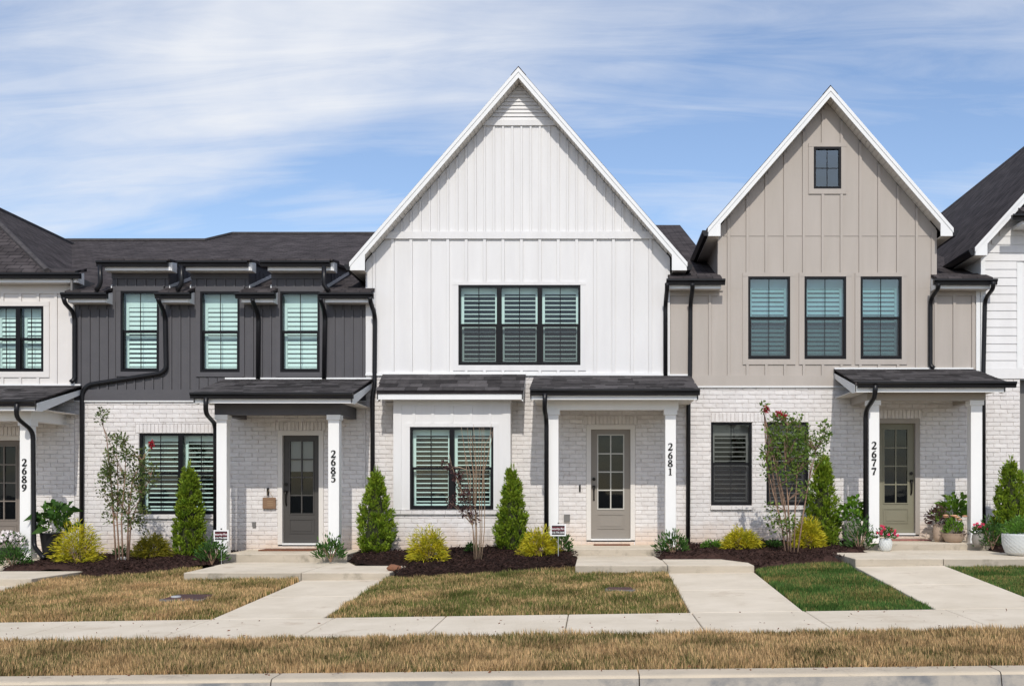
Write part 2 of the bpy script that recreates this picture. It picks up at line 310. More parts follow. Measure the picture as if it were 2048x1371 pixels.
# ------------------------------------------------------------------ bricks
CH, BL, MJ = .0810, .2450, .0065
def brick_mesh(w, h, dep, seed):
    r = random.Random(seed); j = lambda a: r.uniform(-a, a); b = .006; x, z = w/2, h/2
    base = [(-x, 0, -z), (x, 0, -z), (x, 0, z), (-x, 0, z)]; mid = [(-x+j(.002), -dep+b, -z+j(.002)), (x+j(.002), -dep+b, -z+j(.002)), (x+j(.002), -dep+b, z+j(.002)), (-x+j(.002), -dep+b, z+j(.002))]
    fr = [(-x+b+j(.003), -dep+j(.0015), -z+b+j(.003)), (x-b+j(.003), -dep+j(.0015), -z+b+j(.003)), (x-b+j(.003), -dep+j(.0015), z-b+j(.003)), (-x+b+j(.003), -dep+j(.0015), z-b+j(.003))]
    f = [(8, 9, 10, 11)]+[(i, (i+1) % 4, 4+(i+1) % 4, 4+i) for i in range(4)]+[(4+i, 4+(i+1) % 4, 8+(i+1) % 4, 8+i) for i in range(4)]
    return base+mid+fr, f
BRICKS = []
for i in range(8):
    v, f = brick_mesh(BL-MJ, CH-MJ  , .013, i); me = bpy.data.meshes.new('brick'); me.from_pydata(v, [], f); me.materials.append(M['brick']); BRICKS.append(me)
SOLD = []
for i in range(4):
    v, f = brick_mesh(.064, .165, .018, 50+i); me = bpy.data.meshes.new('brick'); me.from_pydata(v, [], f); me.materials.append(M['brick']); SOLD.append(me)
def brick_wall(h, rects, holes, y0=0, soldiers=(), sills=(), hide=(), budget=300, used=None):
    """rects: wall rectangles; hide: x-ranges that stand behind porches or plants, taken last for single bricks"""
    o = org(h); used = used if used is not None else [0]; stuff = MB(); full = []
    solds = [(s[0], s[1], s[2], s[2]+.172) for s in soldiers]; silr = [(s[0], s[1], s[2]-.085, s[2]) for s in sills]
    first = None
    for (x0, x1, z0, z1) in rects:
        w = panel('brick_wall', M['mortar'], h, [(x0, z0), (x1, z0), (x1, z1), (x0, z1)], holes, y0+.004, .14)
        first = first or w
        blk = list(holes)+solds+silr; nc = int((z1-z0)/CH)+1
        for c in range(nc):
            zb = z1-(c+1)*CH; zt = zb+CH
            if zt-z0 < .03: break
            zlo = max(zb, z0); x = x0-(0 if c % 2 else BL/2)+random.uniform(-.012, .012)
            while x < x1:
                a, b = max(x, x0), min(x+BL, x1); x += BL; iv = [(a, b, zlo, zt)]
                for hx0, hx1, hz0, hz1 in blk:
                    nv = []
                    for (p, q, zl, zh) in iv:
                        if q <= hx0+.001 or p >= hx1-.001 or zh <= hz0+.004 or zl >= hz1-.004: nv.append((p, q, zl, zh)); continue
                        if zl >= hz0-.004 and zh <= hz1+.004 or (zh-hz1 < .02 and hz0-zl < .02):
                            if p < hx0: nv.append((p, hx0, zl, zh))
                            if q > hx1: nv.append((hx1, q, zl, zh))
                        else:
                            if p < hx0: nv.append((p, hx0, zl, zh))
                            if q > hx1: nv.append((hx1, q, zl, zh))
                            pp, qq = max(p, hx0), min(q, hx1)
                            if zh-hz1 >= .02: nv.append((pp, qq, hz1, zh))
                            if hz0-zl >= .02: nv.append((pp, qq, zl, hz0))
                    iv = nv
                for (p, q, zl, zh) in iv:
                    if q-p < .02: continue
                    if abs(q-p-BL) < .002 and abs(zh-zl-CH) < .002: full.append(((p+q)/2, (zl+zh)/2))
                    else:
                        v, f = brick_mesh(q-p-MJ, max(zh-zl-MJ, .01), .013, random.random()); stuff.add([(vx+(p+q)/2, vy+y0+.004, vz+(zl+zh)/2) for vx, vy, vz in v], f)
    def score(b): return (any(a < b[0] < c and lo < b[1] < hi for a, c, lo, hi in hide), -b[1])
    full.sort(key=score)
    for (bx, bz) in full:
        yy = y0+.004+random.uniform(-.002, .0025)
        if used[0] < budget:
            used[0] += 1; b = link('brick', random.choice(BRICKS), None, first, (bx-o.x, yy-o.y, bz-o.z)); b.rotation_euler = (0, random.uniform(-.012, .012), random.uniform(-.006, .006))
        else:
            v, f = brick_mesh(BL-MJ, CH-MJ, .013, random.random()); stuff.add([(vx+bx, vy+yy, vz+bz) for vx, vy, vz in v], f)
    for (x0, x1, zb) in soldiers:
        n = max(1, round((x1-x0)/.073)); st = (x1-x0)/n
        for i in range(n): link('soldier_brick', random.choice(SOLD), None, first, (x0+(i+.5)*st-o.x, y0+.004+random.uniform(-.003, .002)-o.y, zb+.086-o.z))
    for (x0, x1, zt) in sills:
        n = max(1, round((x1-x0)/.20)); st = (x1-x0)/n
        for i in range(n):
            mb = MB().yz([(y0+.05, zt), (y0-.055, zt-.012), (y0-.055, zt-.078), (y0+.004, zt-.078), (y0+.05, zt-.05)], x0+i*st+.002, x0+(i+1)*st-.002); mb.build('sill_brick', M['brick'], first)
    if stuff.v: stuff.build('cut_bricks', M['brick'], first, kind='stuff')
    return first

# ------------------------------------------------------------------ windows and doors
LOUV = {}
def louver_mesh(w, tilt):
    k = (round(w, 3), tilt)
    if k not in LOUV:
        mb = MB(); prof = []
        for y, z in [(-.034, 0), (-.02, .0055), (.02, .0055), (.034, 0), (.02, -.0055), (-.02, -.0055)]:
            a = R(tilt); prof.append((y*math.cos(a)-z*math.sin(a), y*math.sin(a)+z*math.cos(a)))
        mb.yz(prof, -w/2, w/2); me = bpy.data.meshes.new('louver'); me.from_pydata(mb.v, [], mb.f); me.materials.append(M['shutter']); LOUV[k] = me
    return LOUV[k]
def window(h, x0, x1, z0, z1, y0, units=1, tilt=30, gl='glass', screen=False, hung=True, louvers=True, cross=False, shut_top=.13, low_tilt=None):
    fw = .042; o = org(h); mb = MB()
    mb.xz([(x0, z0), (x1, z0), (x1, z0+fw), (x0, z0+fw)], y0-.022, y0+.09); mb.xz([(x0, z1-fw), (x1, z1-fw), (x1, z1), (x0, z1)], y0-.022, y0+.09)
    uw = (x1-x0-fw*2-(units-1)*.085)/units; us = []
    for i in range(units): a = x0+fw+i*(uw+.085); us.append((a, a+uw))
    mb.box(x0, x0+fw, y0-.022, y0+.09, z0+fw, z1-fw); mb.box(x1-fw, x1, y0-.022, y0+.09, z0+fw, z1-fw)
    for i in range(units-1): mb.box(us[i][1], us[i+1][0], y0-.02, y0+.09, z0+fw, z1-fw)
    zm = (z0+z1)/2
    if hung:
        for a, b in us:
            mb.box(a, b, y0+.004, y0+.055, zm-.024, zm+.024)
            for q0, q1 in ((a, a+.02), (b-.02, b)): mb.box(q0, q1, y0+.014, y0+.055, z0+fw, zm-.024)
            mb.box(a+.02, b-.02, y0+.014, y0+.055, z0+fw, z0+fw+.028)
    w = mb.build('window', M['frame'], h)
    for a, b in us:
        segs = [(zm+.024, z1-fw, y0+.016, a, b), (z0+fw+.028, zm-.024, y0+.036, a+.02, b-.02)] if hung else [(z0+fw, z1-fw, y0+.02, a, b)]
        for zl, zh, yy, p, q in segs:
            MB().add([(p, yy, zl), (q, yy, zl), (q, yy, zh), (p, yy, zh)], [(0, 1, 2, 3)]).build('pane', M[gl], w)
            MB().box((a+b)/2-.007, (a+b)/2+.007, yy-.007, yy-.001, zl, zh).build('muntin', M['frame'], w)
            if cross: MB().box(p, q, yy-.0075, yy-.0012, (zl+zh)/2-.007, (zl+zh)/2+.007).build('muntin', M['frame'], w)
        if screen and hung: MB().add([(a+.004, y0+.004, z0+fw+.004), (b-.004, y0+.004, z0+fw+.004), (b-.004, y0+.004, zm-.026), (a+.004, y0+.004, zm-.026)], [(0, 1, 2, 3)]).build('insect_screen', M['screen'], w)
        if louvers:
            ys = y0+.16; sw = .045; tp = z1-fw-shut_top; bt = z0+fw+.06; mb2 = MB()
            mb2.box(a-.01, a+sw, ys-.015, ys+.015, z0+.02, z1-.02); mb2.box(b-sw, b+.01, ys-.015, ys+.015, z0+.02, z1-.02); mb2.box(a+sw, b-sw, ys-.0151, ys+.0151, tp, z1-.02); mb2.box(a+sw, b-sw, ys-.0151, ys+.0151, z0+.02, bt)
            mb2.build('shutter_frame', M['shutter'], w); n = round((tp-bt)/.0835); st = (tp-bt)/n
            for i in range(n):
                tl = low_tilt if (low_tilt is not None and bt+(i+.5)*st < zm) else tilt
                link('louver', louver_mesh(b-a-2*sw-.006, tl), None, w, ((a+b)/2-o.x, ys-o.y, bt+(i+.5)*st-o.z))
    a, b, yb = x0-.05, x1+.05, y0+1.3; yf = y0+.20
    MB().add([(a, yf, z0-.1), (b, yf, z0-.1), (b, yb, z0-.1), (a, yb, z0-.1), (a, yf, z1+.1), (b, yf, z1+.1), (b, yb, z1+.1), (a, yb, z1+.1)], [(0, 1, 2, 3), (7, 6, 5, 4), (1, 5, 6, 2), (2, 6, 7, 3), (4, 0, 3, 7)]).build('room_interior', M['room'], w)
    return w
def surround(h, m, x0, x1, z0, z1, y0, t=.11, head=.09, over=.0, th=.022):
    """flat trim boards round an opening"""
    MB().box(x0-t, x0, y0-th, y0+.01, z0-t, z1).build('window_trim', m, h); MB().box(x1, x1+t, y0-th, y0+.01, z0-t, z1).build('window_trim', m, h)
    MB().box(x0-t-over, x1+t+over, y0-th-.004, y0+.01, z1, z1+head).build('window_trim', m, h); MB().box(x0, x1, y0-th, y0+.01, z0-t, z0).build('window_trim', m, h)
def door(h, x0, x1, z0, z1, y0, m, mm, lab, shade=None, hinge='right', cm='casing'):
    w, H = x1-x0, z1-z0; lx0, lx1 = x0+w*.20, x1-w*.16; lx0, lx1 = x0+w*.185, x1-w*.185; lz0, lz1 = z0+H*.275, z1-H*.055; yd = y0+.07
    d_ = panel('door', m, h, [(x0, z0), (x1, z0), (x1, z1), (x0, z1)], [(lx0, lx1, lz0, lz1)], yd, .045); d_['label'] = lab
    fr = MB()
    for (a, b, c, e) in ((lx0-.022, lx1+.022, lz1, lz1+.022), (lx0-.022, lx1+.022, lz0-.022, lz0), (lx0-.022, lx0, lz0, lz1), (lx1, lx1+.022, lz0, lz1)): fr.box(a, b, yd-.014, yd+.002, c, e)
    fr.build('lite_frame', mm, d_)
    xm = (lx0+lx1)/2; MB().box(xm-.011, xm+.011, yd-.006, yd+.03, lz0, lz1).build('muntin', mm, d_); ps = (lz1-lz0)/4
    for i in range(1, 4): MB().box(lx0, lx1, yd-.0055, yd+.0295, lz0+i*ps-.011, lz0+i*ps+.011).build('muntin', mm, d_)
    for i in range(4):
        for a, b in ((lx0, xm-.011), (xm+.011, lx1)): MB().add([(a, yd+.018, lz0+i*ps), (b, yd+.018, lz0+i*ps), (b, yd+.018, lz0+(i+1)*ps), (a, yd+.018, lz0+(i+1)*ps)], [(0, 1, 2, 3)]).build('pane', M['glass_d'], d_)
    pz0, pz1 = z0+H*.095, z0+H*.215; pm = MB()
    for (a, b, c, e) in ((lx0-.02, lx1+.02, pz1, pz1+.018), (lx0-.02, lx1+.02, pz0-.018, pz0), (lx0-.02, lx0-.002, pz0, pz1), (lx1+.002, lx1+.02, pz0, pz1)): pm.box(a, b, yd-.012, yd+.002, c, e)
    pm.box(lx0+.03, lx1-.03, yd-.008, yd+.002, pz0+.03, pz1-.03); pm.build('door_panel', m, d_)
    hx = x0+.055 if hinge == 'right' else x1-.055; hz = z0+H*.475
    MB().tube([(hx, yd-.03, hz+.14), (hx, yd+.01, hz+.14)], .032, 12).build('deadbolt', M['gold'], d_)
    MB().tube([(hx, yd, hz), (hx, yd-.05, hz), (hx, yd-.065, hz-.05), (hx, yd-.06, hz-.17), (hx, yd-.03, hz-.235), (hx, yd+.005, hz-.25)], [.028, .026, .014, .012, .014, .018], 8).build('door_handle', M['gold'], d_, smooth=True)
    MB().add([(x0-.1, y0+.5, z0-.05), (x1+.1, y0+.5, z0-.05), (x1+.1, y0+.5, z1+.1), (x0-.1, y0+.5, z1+.1)], [(0, 1, 2, 3)]).build('room_interior', M['room'], d_)
    if shade:                                       # roller blind hung behind the glass
        MB().box(lx0-.01, lx1+.01, yd+.05, yd+.055, lz1-(lz1-lz0)*shade, lz1+.01).build('door_blind', M['shutter'], d_)
    c = .085; MB().box(x0-c, x0, y0-.022, y0+.12, z0-.03, z1+c).build('door_casing', M[cm], h); MB().box(x1, x1+c, y0-.022, y0+.12, z0-.03, z1+c).build('door_casing', M[cm], h); MB().box(x0, x1, y0-.022, y0+.12, z1, z1+c).build('door_casing', M[cm], h)
    MB().box(x0, x1, y0-.03, y0+.14, z0-.035, z0-.004).build('threshold', M['trim'], h)
    return (x0-c, x1+c, z0-.03, z1+c)

# ------------------------------------------------------------------ numerals drawn with a broad pen
_six = [[(.54, .98, .04), (.36, .87, .09), (.20, .66, .14), (.12, .40, .16), (.16, .15, .14), (.32, .045, .08), (.47, .13, .14), (.52, .31, .16), (.47, .49, .13), (.34, .57, .07), (.21, .50, .05)]]
DIG = {'2': [[(.06, .74, .05), (.12, .90, .07), (.28, .96, .09), (.44, .90, .14), (.50, .75, .16), (.43, .53, .13), (.25, .28, .09), (.06, .08, .05)], [(.03, .075, .12), (.30, .075, .15), (.52, .085, .14), (.60, .24, .04)]],
       '6': _six, '9': [[(.62-x, 1-y, w) for x, y, w in s] for s in _six],
       '8': [[(.30, .53, .10), (.14, .66, .11), (.11, .82, .13), (.30, .96, .07), (.48, .83, .13), (.46, .68, .11), (.30, .53, .14), (.13, .38, .12), (.08, .20, .15), (.30, .04, .07), (.53, .18, .16), (.48, .38, .14), (.30, .53, .10)]],
       '5': [[(.14, .92, .13), (.40, .92, .13), (.56, .97, .04)], [(.15, .92, .05), (.11, .54, .05)], [(.11, .54, .05), (.28, .60, .08), (.44, .52, .14), (.50, .32, .16), (.42, .12, .13), (.24, .04, .08), (.06, .13, .08)]],
       '1': [[(.12, .84, .04), (.30, .95, .08)], [(.32, .98, .15), (.32, .04, .15)], [(.12, .03, .05), (.52, .03, .05)]],
       '7': [[(.06, .78, .05), (.09, .91, .13), (.35, .91, .15), (.58, .94, .12)], [(.57, .93, .07), (.42, .60, .11), (.30, .28, .15), (.26, .03, .16)]]}
def digit(ch, x, y, z, hgt, parent):
    mb = MB(); k = hgt*.87; kw = hgt*.96
    for st in DIG[ch]:
        P = [Vector((x+(p[0]-.31)*kw, 0, z+p[1]*k)) for p in st]; ws = [p[2]*k*.74 for p in st]; fine = []; fw_ = []
        for i in range(len(P)-1):
            p0, p1, p2, p3 = P[max(i-1, 0)], P[i], P[i+1], P[min(i+2, len(P)-1)]
            for t in (0, .25, .5, .75):
                fine.append(.5*((2*p1)+(p2-p0)*t+(2*p0-5*p1+4*p2-p3)*t*t+(3*p1-p0-3*p2+p3)*t**3)); fw_.append(ws[i]*(1-t)+ws[i+1]*t)
        fine.append(P[-1]); fw_.append(ws[-1]); base = len(mb.v); n = len(fine)
        for i, p in enumerate(fine):
            t = fine[min(i+1, n-1)]-fine[max(i-1, 0)]; nn = Vector((-t.z, 0, t.x)).normalized()*fw_[i]
            for yy in (y-.010, y+.001): mb.v.append((p.x+nn.x, yy, p.z+nn.z)); mb.v.append((p.x-nn.x, yy, p.z-nn.z))
        for i in range(n-1):
            a, b = base+i*4, base+i*4+4; mb.f += [(a, a+1, b+1, b), (a+2, b+2, b+3, a+3), (a, b, b+2, a+2), (a+1, a+3, b+3, b+1)]
    return mb.build('number_digit', M['digit'], parent)

# ------------------------------------------------------------------ roof parts
def gutter(h, x0, x1, ytop, ztop, parent=None, hh=.10, dd=.105):
    prof = [(ytop, ztop), (ytop, ztop-hh), (ytop-dd*.62, ztop-hh), (ytop-dd*.70, ztop-hh*.55), (ytop-dd, ztop-hh*.28), (ytop-dd, ztop+.004), (ytop-dd+.016, ztop+.004), (ytop-dd+.018, ztop-.012)]
    return MB().yz(prof, x0, x1).build('gutter', M['metal'], parent or h)
def spout(h, pts, r=.042, name='downspout'):
    s = MB().tube(smooth_path(pts, 4, .13), r, 8, .78).build(name, M['metal'], h, smooth=True)
    zs = [p[2] for p in pts]
    return s
SHG = []
for i, w_ in enumerate((.22, .27, .32, .38)):
    for k in range(2):
        t_ = .006+.004*k; mb = MB().add([(-w_/2, 0, 0), (w_/2, 0, 0), (w_/2, .17, -.004), (-w_/2, .17, -.004), (-w_/2, 0, t_), (w_/2, 0, t_), (w_/2, .17, .001), (-w_/2, .17, .001)], [(0, 3, 2, 1), (4, 5, 6, 7), (0, 1, 5, 4), (1, 2, 6, 5), (2, 3, 7, 6), (3, 0, 4, 7)])
        me = bpy.data.meshes.new('shingle'); me.from_pydata(mb.v, [], mb.f); me.materials.append(M['shingle']); SHG.append((w_, me))
def lean_roof(h, x0, x1, d, ztop, zbot, name='porch_roof', left_rake=True, right_rake=True, with_gutter=True, gx=None, fascia_h=.12, fm=None, skew=0.0):
    """lean-to roof from the wall (y=0) out to d, clad with single shingles"""
    o = org(h); th = .05; s = (ztop-zbot)/d; L = math.hypot(d, ztop-zbot); ang = math.atan2(ztop-zbot, d)
    rf = MB().yz([(0.0, ztop-.012), (-d, zbot-.012), (-d, zbot-.012-th), (0.0, ztop-.012-th-.02)], x0, x1).build(name, M['shx'], h)
    n = max(2, round(L/.142)); st = L/n
    for r_ in range(n):
        a = r_*st; y = -d+a*math.cos(ang)-.012; z = zbot+a*math.sin(ang)-.008; x = x0-random.uniform(0, .2)
        while x < x1-.03:
            w_, me = random.choice(SHG); xa, xb = max(x, x0-.012), min(x+w_, x1+.012); x += w_+.004
            if xb-xa < .04: continue
            q = link('shingle', me, None, rf, ((xa+xb)/2-o.x, y-o.y, z-o.z)); q.scale = ((xb-xa)/w_, 1, 1); q.rotation_euler = (ang, 0, random.uniform(-.004, .004))
    # white drip flashing at the wall
    MB().box(x0, x1, -.036, .0, ztop-.012, ztop+.018).build('flashing', M['trim'], h)
    yf = -d+.02
    MB().box(x0+.004, x1-.004, yf, yf+.022, zbot-.065-fascia_h, zbot-.062).build('fascia', fm or M['trim'], h)
    if with_gutter:
        g0, g1 = gx or (x0, x1); gutter(h, g0, g1, yf-.002, zbot-.012)
    for on, xa in ((left_rake, x0), (right_rake, x1-.024)):
        if on: MB().yz([(0, ztop-.035), (-d+.02, zbot-.035), (-d+.02, zbot-.19), (-d+.2, zbot-.19+.0), (0, ztop-.175)], xa, xa+.024).build('rake_board', fm or M['trim'], h)
    # soffit planks
    y = -d+.042; zb = zbot-.065-fascia_h*.62
    while False: pass
    MB().box(x0+.03, x1-.03, -d+.045, -.02, zb-.012, zb).build('soffit', M['soffit'], h)
    return rf
def eave(h, x0, x1, d, zg, slope=.34, back=.16, gx=None, ends='trim', soff='soffit'):
    """short strip of roof overhang with gutter, fascia and boxed soffit; zg = top of gutter"""
    MB().yz([(-d, zg+.03), (-d, zg), (back, zg+slope*(d+back)-.03), (back, zg+slope*(d+back)+.03)], x0, x1).build('eave_roof', M['shx'], h)
    g0, g1 = gx or (x0, x1); gutter(h, g0, g1, -d+.10, zg+.002)
    MB().box(x0+.02, x1-.02, -d+.104, -d+.126, zg-.16, zg-.01).build('fascia', M['trim'], h)
    MB().box(x0+.02, x1-.02, -d+.127, -.002, zg-.158, zg-.142).build('soffit', M[soff], h)
    for xa in (x0+.001, x1-.021): MB().yz([(-.002, zg-.16), (-d+.127, zg-.16), (-d+.127, zg-.005), (-.002, zg+slope*(d-.127)*.9)], xa, xa+.0185).build('eave_end', M['trim'], h)
def gable_roof(h, xc, zr, s, hw, oh, yback, wall_hw, wm):
    """steep front gable: zr = ridge height, s = slope, hw = half width to the eave tips, oh = front overhang"""
    th = .09; ln = math.sqrt(1+s*s); o = org(h)
    for sg in (-1, 1):
        xe = xc+sg*hw; ze = zr-s*hw; vt = th*ln
        q = [(xc, zr), (xe, ze), (xe, ze-vt*.5), (xc, zr-vt*.5)]
        MB().xz(q, -oh+.02, yback).build('roof_slope', M['shy'], h)
        # shingle edge shows past the rake board
        a0 = zr-.02
        up = [(xc, zr-.018), (xe-sg*.02, ze-.018+s*.02), (xe-sg*.02, ze+s*.02-.10), (xc, zr-.10)]
        MB().xz(up, -oh-.012, -oh+.02).build('rake_moulding', M['trim'], h)
        lo = [(xc, zr-.101), (xe-sg*.035, ze+s*.035-.101), (xe-sg*.035, ze-.14), (xe-sg*(hw-wall_hw+.02), ze-.14), (xe-sg*(hw-wall_hw+.02), ze+s*(hw-wall_hw+.02)-.205), (xc, zr-.205)]
        MB().xz(lo, -oh, -oh+.02).build('rake_board', M['trim'], h)
        # boxed eave under the tip, running back along the side
        MB().box(xe-sg*.04, xe-sg*(hw-wall_hw+.003), -oh+.021, yback, ze-.139, ze-.125).build('eave_soffit', M['soffit'], h)
        MB().box(xe-sg*.028, xe-sg*.052, -oh+.021, yback, ze-.137, ze-.02).build('eave_fascia', M['trim'], h)
        # side gutter
        prof = [(0, 0), (0, -.10), (sg*.065, -.10), (sg*.105, -.03), (sg*.105, .004), (sg*.088, .004)]
        MB().xz([(xe-sg*.026+px_, ze-.03+pz_) for px_, pz_ in prof], -oh+.03, yback).build('side_gutter', M['metal'], h)
        # single soffit planks under the rake
        Ls = (wall_hw-.05)*ln; n = int(Ls/.105); ux, uz = sg/ln, -s/ln
        for i in range(n):
            t0, t1 = i*.105+.004, i*.105+.100; dz = -.200
            p0 = (xc+ux*t0, zr+uz*t0+dz); p1 = (xc+ux*t1, zr+uz*t1+dz)
            MB().add([(p0[0], -oh+.021, p0[1]), (p1[0], -oh+.021, p1[1]), (p1[0], 0.0, p1[1]), (p0[0], 0.0, p0[1]), (p0[0], -oh+.021, p0[1]+.014), (p1[0], -oh+.021, p1[1]+.014), (p1[0], 0.0, p1[1]+.014), (p0[0], 0.0, p0[1]+.014)],
                     [(0, 3, 2, 1), (4, 5, 6, 7), (0, 1, 5, 4), (1, 2, 6, 5), (2, 3, 7, 6), (3, 0, 4, 7)]).build('soffit_plank', M['soffit'], h)
        MB().xz([(xc, zr-.160), (xe-sg*.06, ze+s*.06-.160), (xe-sg*.06, ze+s*.06-.172), (xc, zr-.172)], -oh+.022, -.001).build('soffit_backing', M['soffit'], h)
        # wall below the side eave
        xw = xc+sg*wall_hw; MB().box(xw, xw-sg*.12, .16, yback-.2, ze-1.6, ze-.10).build('side_wall', wm, h)
    # ridge cap
    MB().xz([(xc-.14, zr-.14*s+.012), (xc, zr+.014), (xc+.14, zr-.14*s+.012), (xc+.14, zr-.14*s), (xc, zr), (xc-.14, zr-.14*s)], -oh+.01, yback).build('ridge_cap', M['shy'], h)
def battens(h, parent, m, xs, y0, zlo, zhi, w=.045, t=.022, blocks=()):
    """one upright batten per x, split where a window surround stands in its way"""
    for x in xs:
        lo, hi = zlo(x) if callable(zlo) else zlo, zhi(x) if callable(zhi) else zhi; iv = [(lo, hi)]
        for bx0, bx1, bz0, bz1 in blocks:
            if bx0 < x < bx1:
                nv = []
                for a, b in iv:
                    if b <= bz0 or a >= bz1: nv.append((a, b)); continue
                    if a < bz0: nv.append((a, bz0))
                    if b > bz1: nv.append((bz1, b))
                iv = nv
        for a, b in iv:
            if b-a > .03: MB().box(x-w/2, x+w/2, y0-t, y0+.0135, a, b).build('batten', m, parent)
BK = .014
def boards(parent, m, cuts, bw, zlo, zhi, holes, y0=0, apex=None, gap=.004):
    """sheet boards between the battens, each with open joints beside them"""
    for a, b in zip(cuts, cuts[1:]):
        a, b = a+bw/2+gap, b-bw/2-gap
        if b-a < .02: continue
        spans = [(zlo, None)]
        for hx0, hx1, hz0, hz1 in holes:
            if hx0 <= a+.001 and hx1 >= b-.001:
                nv = []
                for lo, hi in spans:
                    if hz0 > lo+.02 and (hi is None or hz0 < hi): nv.append((lo, hz0))
                    if (hi is None or hz1 < hi): nv.append((max(hz1, lo), hi))
                spans = nv
        for lo, hi in spans:
            ta, tb = (zhi(a), zhi(b)) if hi is None else (hi, hi)
            if max(ta, tb) < lo+.03: continue
            aa, bb = a, b
            if min(ta, tb) < lo+.005: continue
            pl = [(aa, lo), (bb, lo), (bb, tb)]
            if apex and hi is None and aa < apex[0] < bb: pl.append(apex)
            pl.append((aa, ta)); panel('siding_board', m, parent, pl, [q for q in holes if q[0] < bb and q[1] > aa and q[2] < max(ta, tb) and q[3] > lo], y0, BK-.0005)
def column(h, x0, x1, d0, zb, zt, m, side=None):
    w = x1-x0; c = MB().box(x0, x1, -d0, -d0+w, zb, zt-.001).build('column', m, h)
    b = c.modifiers.new('bevel', 'BEVEL'); b.width = .006; b.segments = 1
    MB().box(x0-.022, x1+.022, -d0-.022, -d0+w+.022, zt-.085, zt).build('column_cap', m, c); MB().box(x0-.012, x1+.012, -d0-.012, -d0+w+.012, zb, zb+.10).build('column_base', m, c)
    return c

# ================================================================== THE STREET AND YARDS
def ground_sheet():
    xs = [-400, -120, -60, -30, -20]+[-16+i*.5 for i in range(65)]+[20, 30, 60, 120, 400]; ds = [-400, -150, -60, -30, -14, -6]+[-2+i*.35 for i in range(39)]
    v = [(x, -d, gz(max(-25, min(25, x)), d)-.075) for d in ds for x in xs]; n = len(xs); f = [(i*n+j, (i+1)*n+j, (i+1)*n+j+1, i*n+j+1) for i in range(len(ds)-1) for j in range(n-1)]
    me = bpy.data.meshes.new('ground'); me.from_pydata(v, [], [q[::-1] for q in f]); link('ground', me, M['soil'], kind='structure')
ground_sheet()
zk = lambda x: gz(x, 11.3)
# road: beyond the kerb, all the way past the camera
MB().add([(-400, -11.62, gz(-25, 12)-.16), (-25, -11.62, gz(-25, 12)-.16), (25, -11.62, gz(25, 12)-.16), (400, -11.62, gz(25, 12)-.16), (-400, -400, gz(-25, 12)-.16), (-25, -400, gz(-25, 12)-.16), (25, -400, gz(25, 12)-.16), (400, -400, gz(25, 12)-.16)], [(4, 5, 1, 0), (5, 6, 2, 1), (6, 7, 3, 2)]).build('road', M['asphalt'], kind='structure')
def slab_xy(parent, name, x0, x1, d0, d1, zt, th=.12, m='conc', nd=1):
    mb = MB()
    for i in range(nd):
        a, b = d0+(d1-d0)*i/nd, d0+(d1-d0)*(i+1)/nd; mb.xy([(x0, -a), (x1, -a), (x1, -b), (x0, -b)], lambda x, y: zt(x, -y), lambda x, y: zt(x, -y)-th)
    o = mb.build(name, M[m], parent); bv = o.modifiers.new('bevel', 'BEVEL'); bv.width = .008; bv.segments = 1; bv.limit_method = 'ANGLE'; return o
# pavement of separate slabs
sw = bpy.data.objects.new('pavement', None); COL.objects.link(sw); sw['kind'] = 'structure'; ORG[sw.name] = Vector((0, 0, 0))
jx = [-16.2, -14.8, -13.4, -12.0, -10.5, -9.0, -7.5, -6.0, -4.45, -3.02, -1.73, -.31, 1.125, 2.44, 4.05, 5.40, 6.8, 8.2, 9.6, 11.0, 12.4]
for a, b in zip(jx, jx[1:]): slab_xy(sw, 'pavement_slab', a+.005, b-.005, 7.72, 9.35, lambda x, d: gz(x, d), .12)
# kerb of separate segments
kb = bpy.data.objects.new('kerb', None); COL.objects.link(kb); kb['kind'] = 'structure'; ORG[kb.name] = Vector((0, 0, 0))
kx = [X(-2700, 11.45), X(-1600, 11.45), X(-900, 11.45), X(-172, 11.45), X(553, 11.45), X(1277, 11.45), X(1988, 11.45), X(2700, 11.45), X(3400, 11.45), X(4100, 11.45)]
for a, b in zip(kx, kx[1:]):
    n = 6; mb = MB(); mf = MB(); a += .005; b -= .005
    for i in range(n):
        p, q = a+(b-a)*i/n, a+(b-a)*(i+1)/n
        def pr(x): z = zk(x); return [(-11.30, z-.25), (-11.30, z), (-11.56, z+.002), (-11.59, z-.004), (-11.605, z-.022), (-11.605, z-.25)]
        A, B = pr(p), pr(q); m_ = len(A); mb.add([(p, y, z) for y, z in A]+[(q, y, z) for y, z in B], [(k, (k+1) % m_, m_+(k+1) % m_, m_+k) for k in range(m_)]+([tuple(range(m_-1, -1, -1))] if i == 0 else [])+([tuple(range(m_, 2*m_))] if i == n-1 else []))
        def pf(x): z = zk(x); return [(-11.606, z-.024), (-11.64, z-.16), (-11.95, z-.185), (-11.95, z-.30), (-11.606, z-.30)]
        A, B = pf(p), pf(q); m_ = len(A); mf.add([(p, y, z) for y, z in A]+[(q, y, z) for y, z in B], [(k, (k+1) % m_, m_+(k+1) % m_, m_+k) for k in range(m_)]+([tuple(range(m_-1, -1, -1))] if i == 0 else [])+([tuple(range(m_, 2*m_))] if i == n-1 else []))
    mb.build('kerb_stone', M['curb'], kb, smooth=False); mf.build('kerb_face', M['curb_face'], kb)
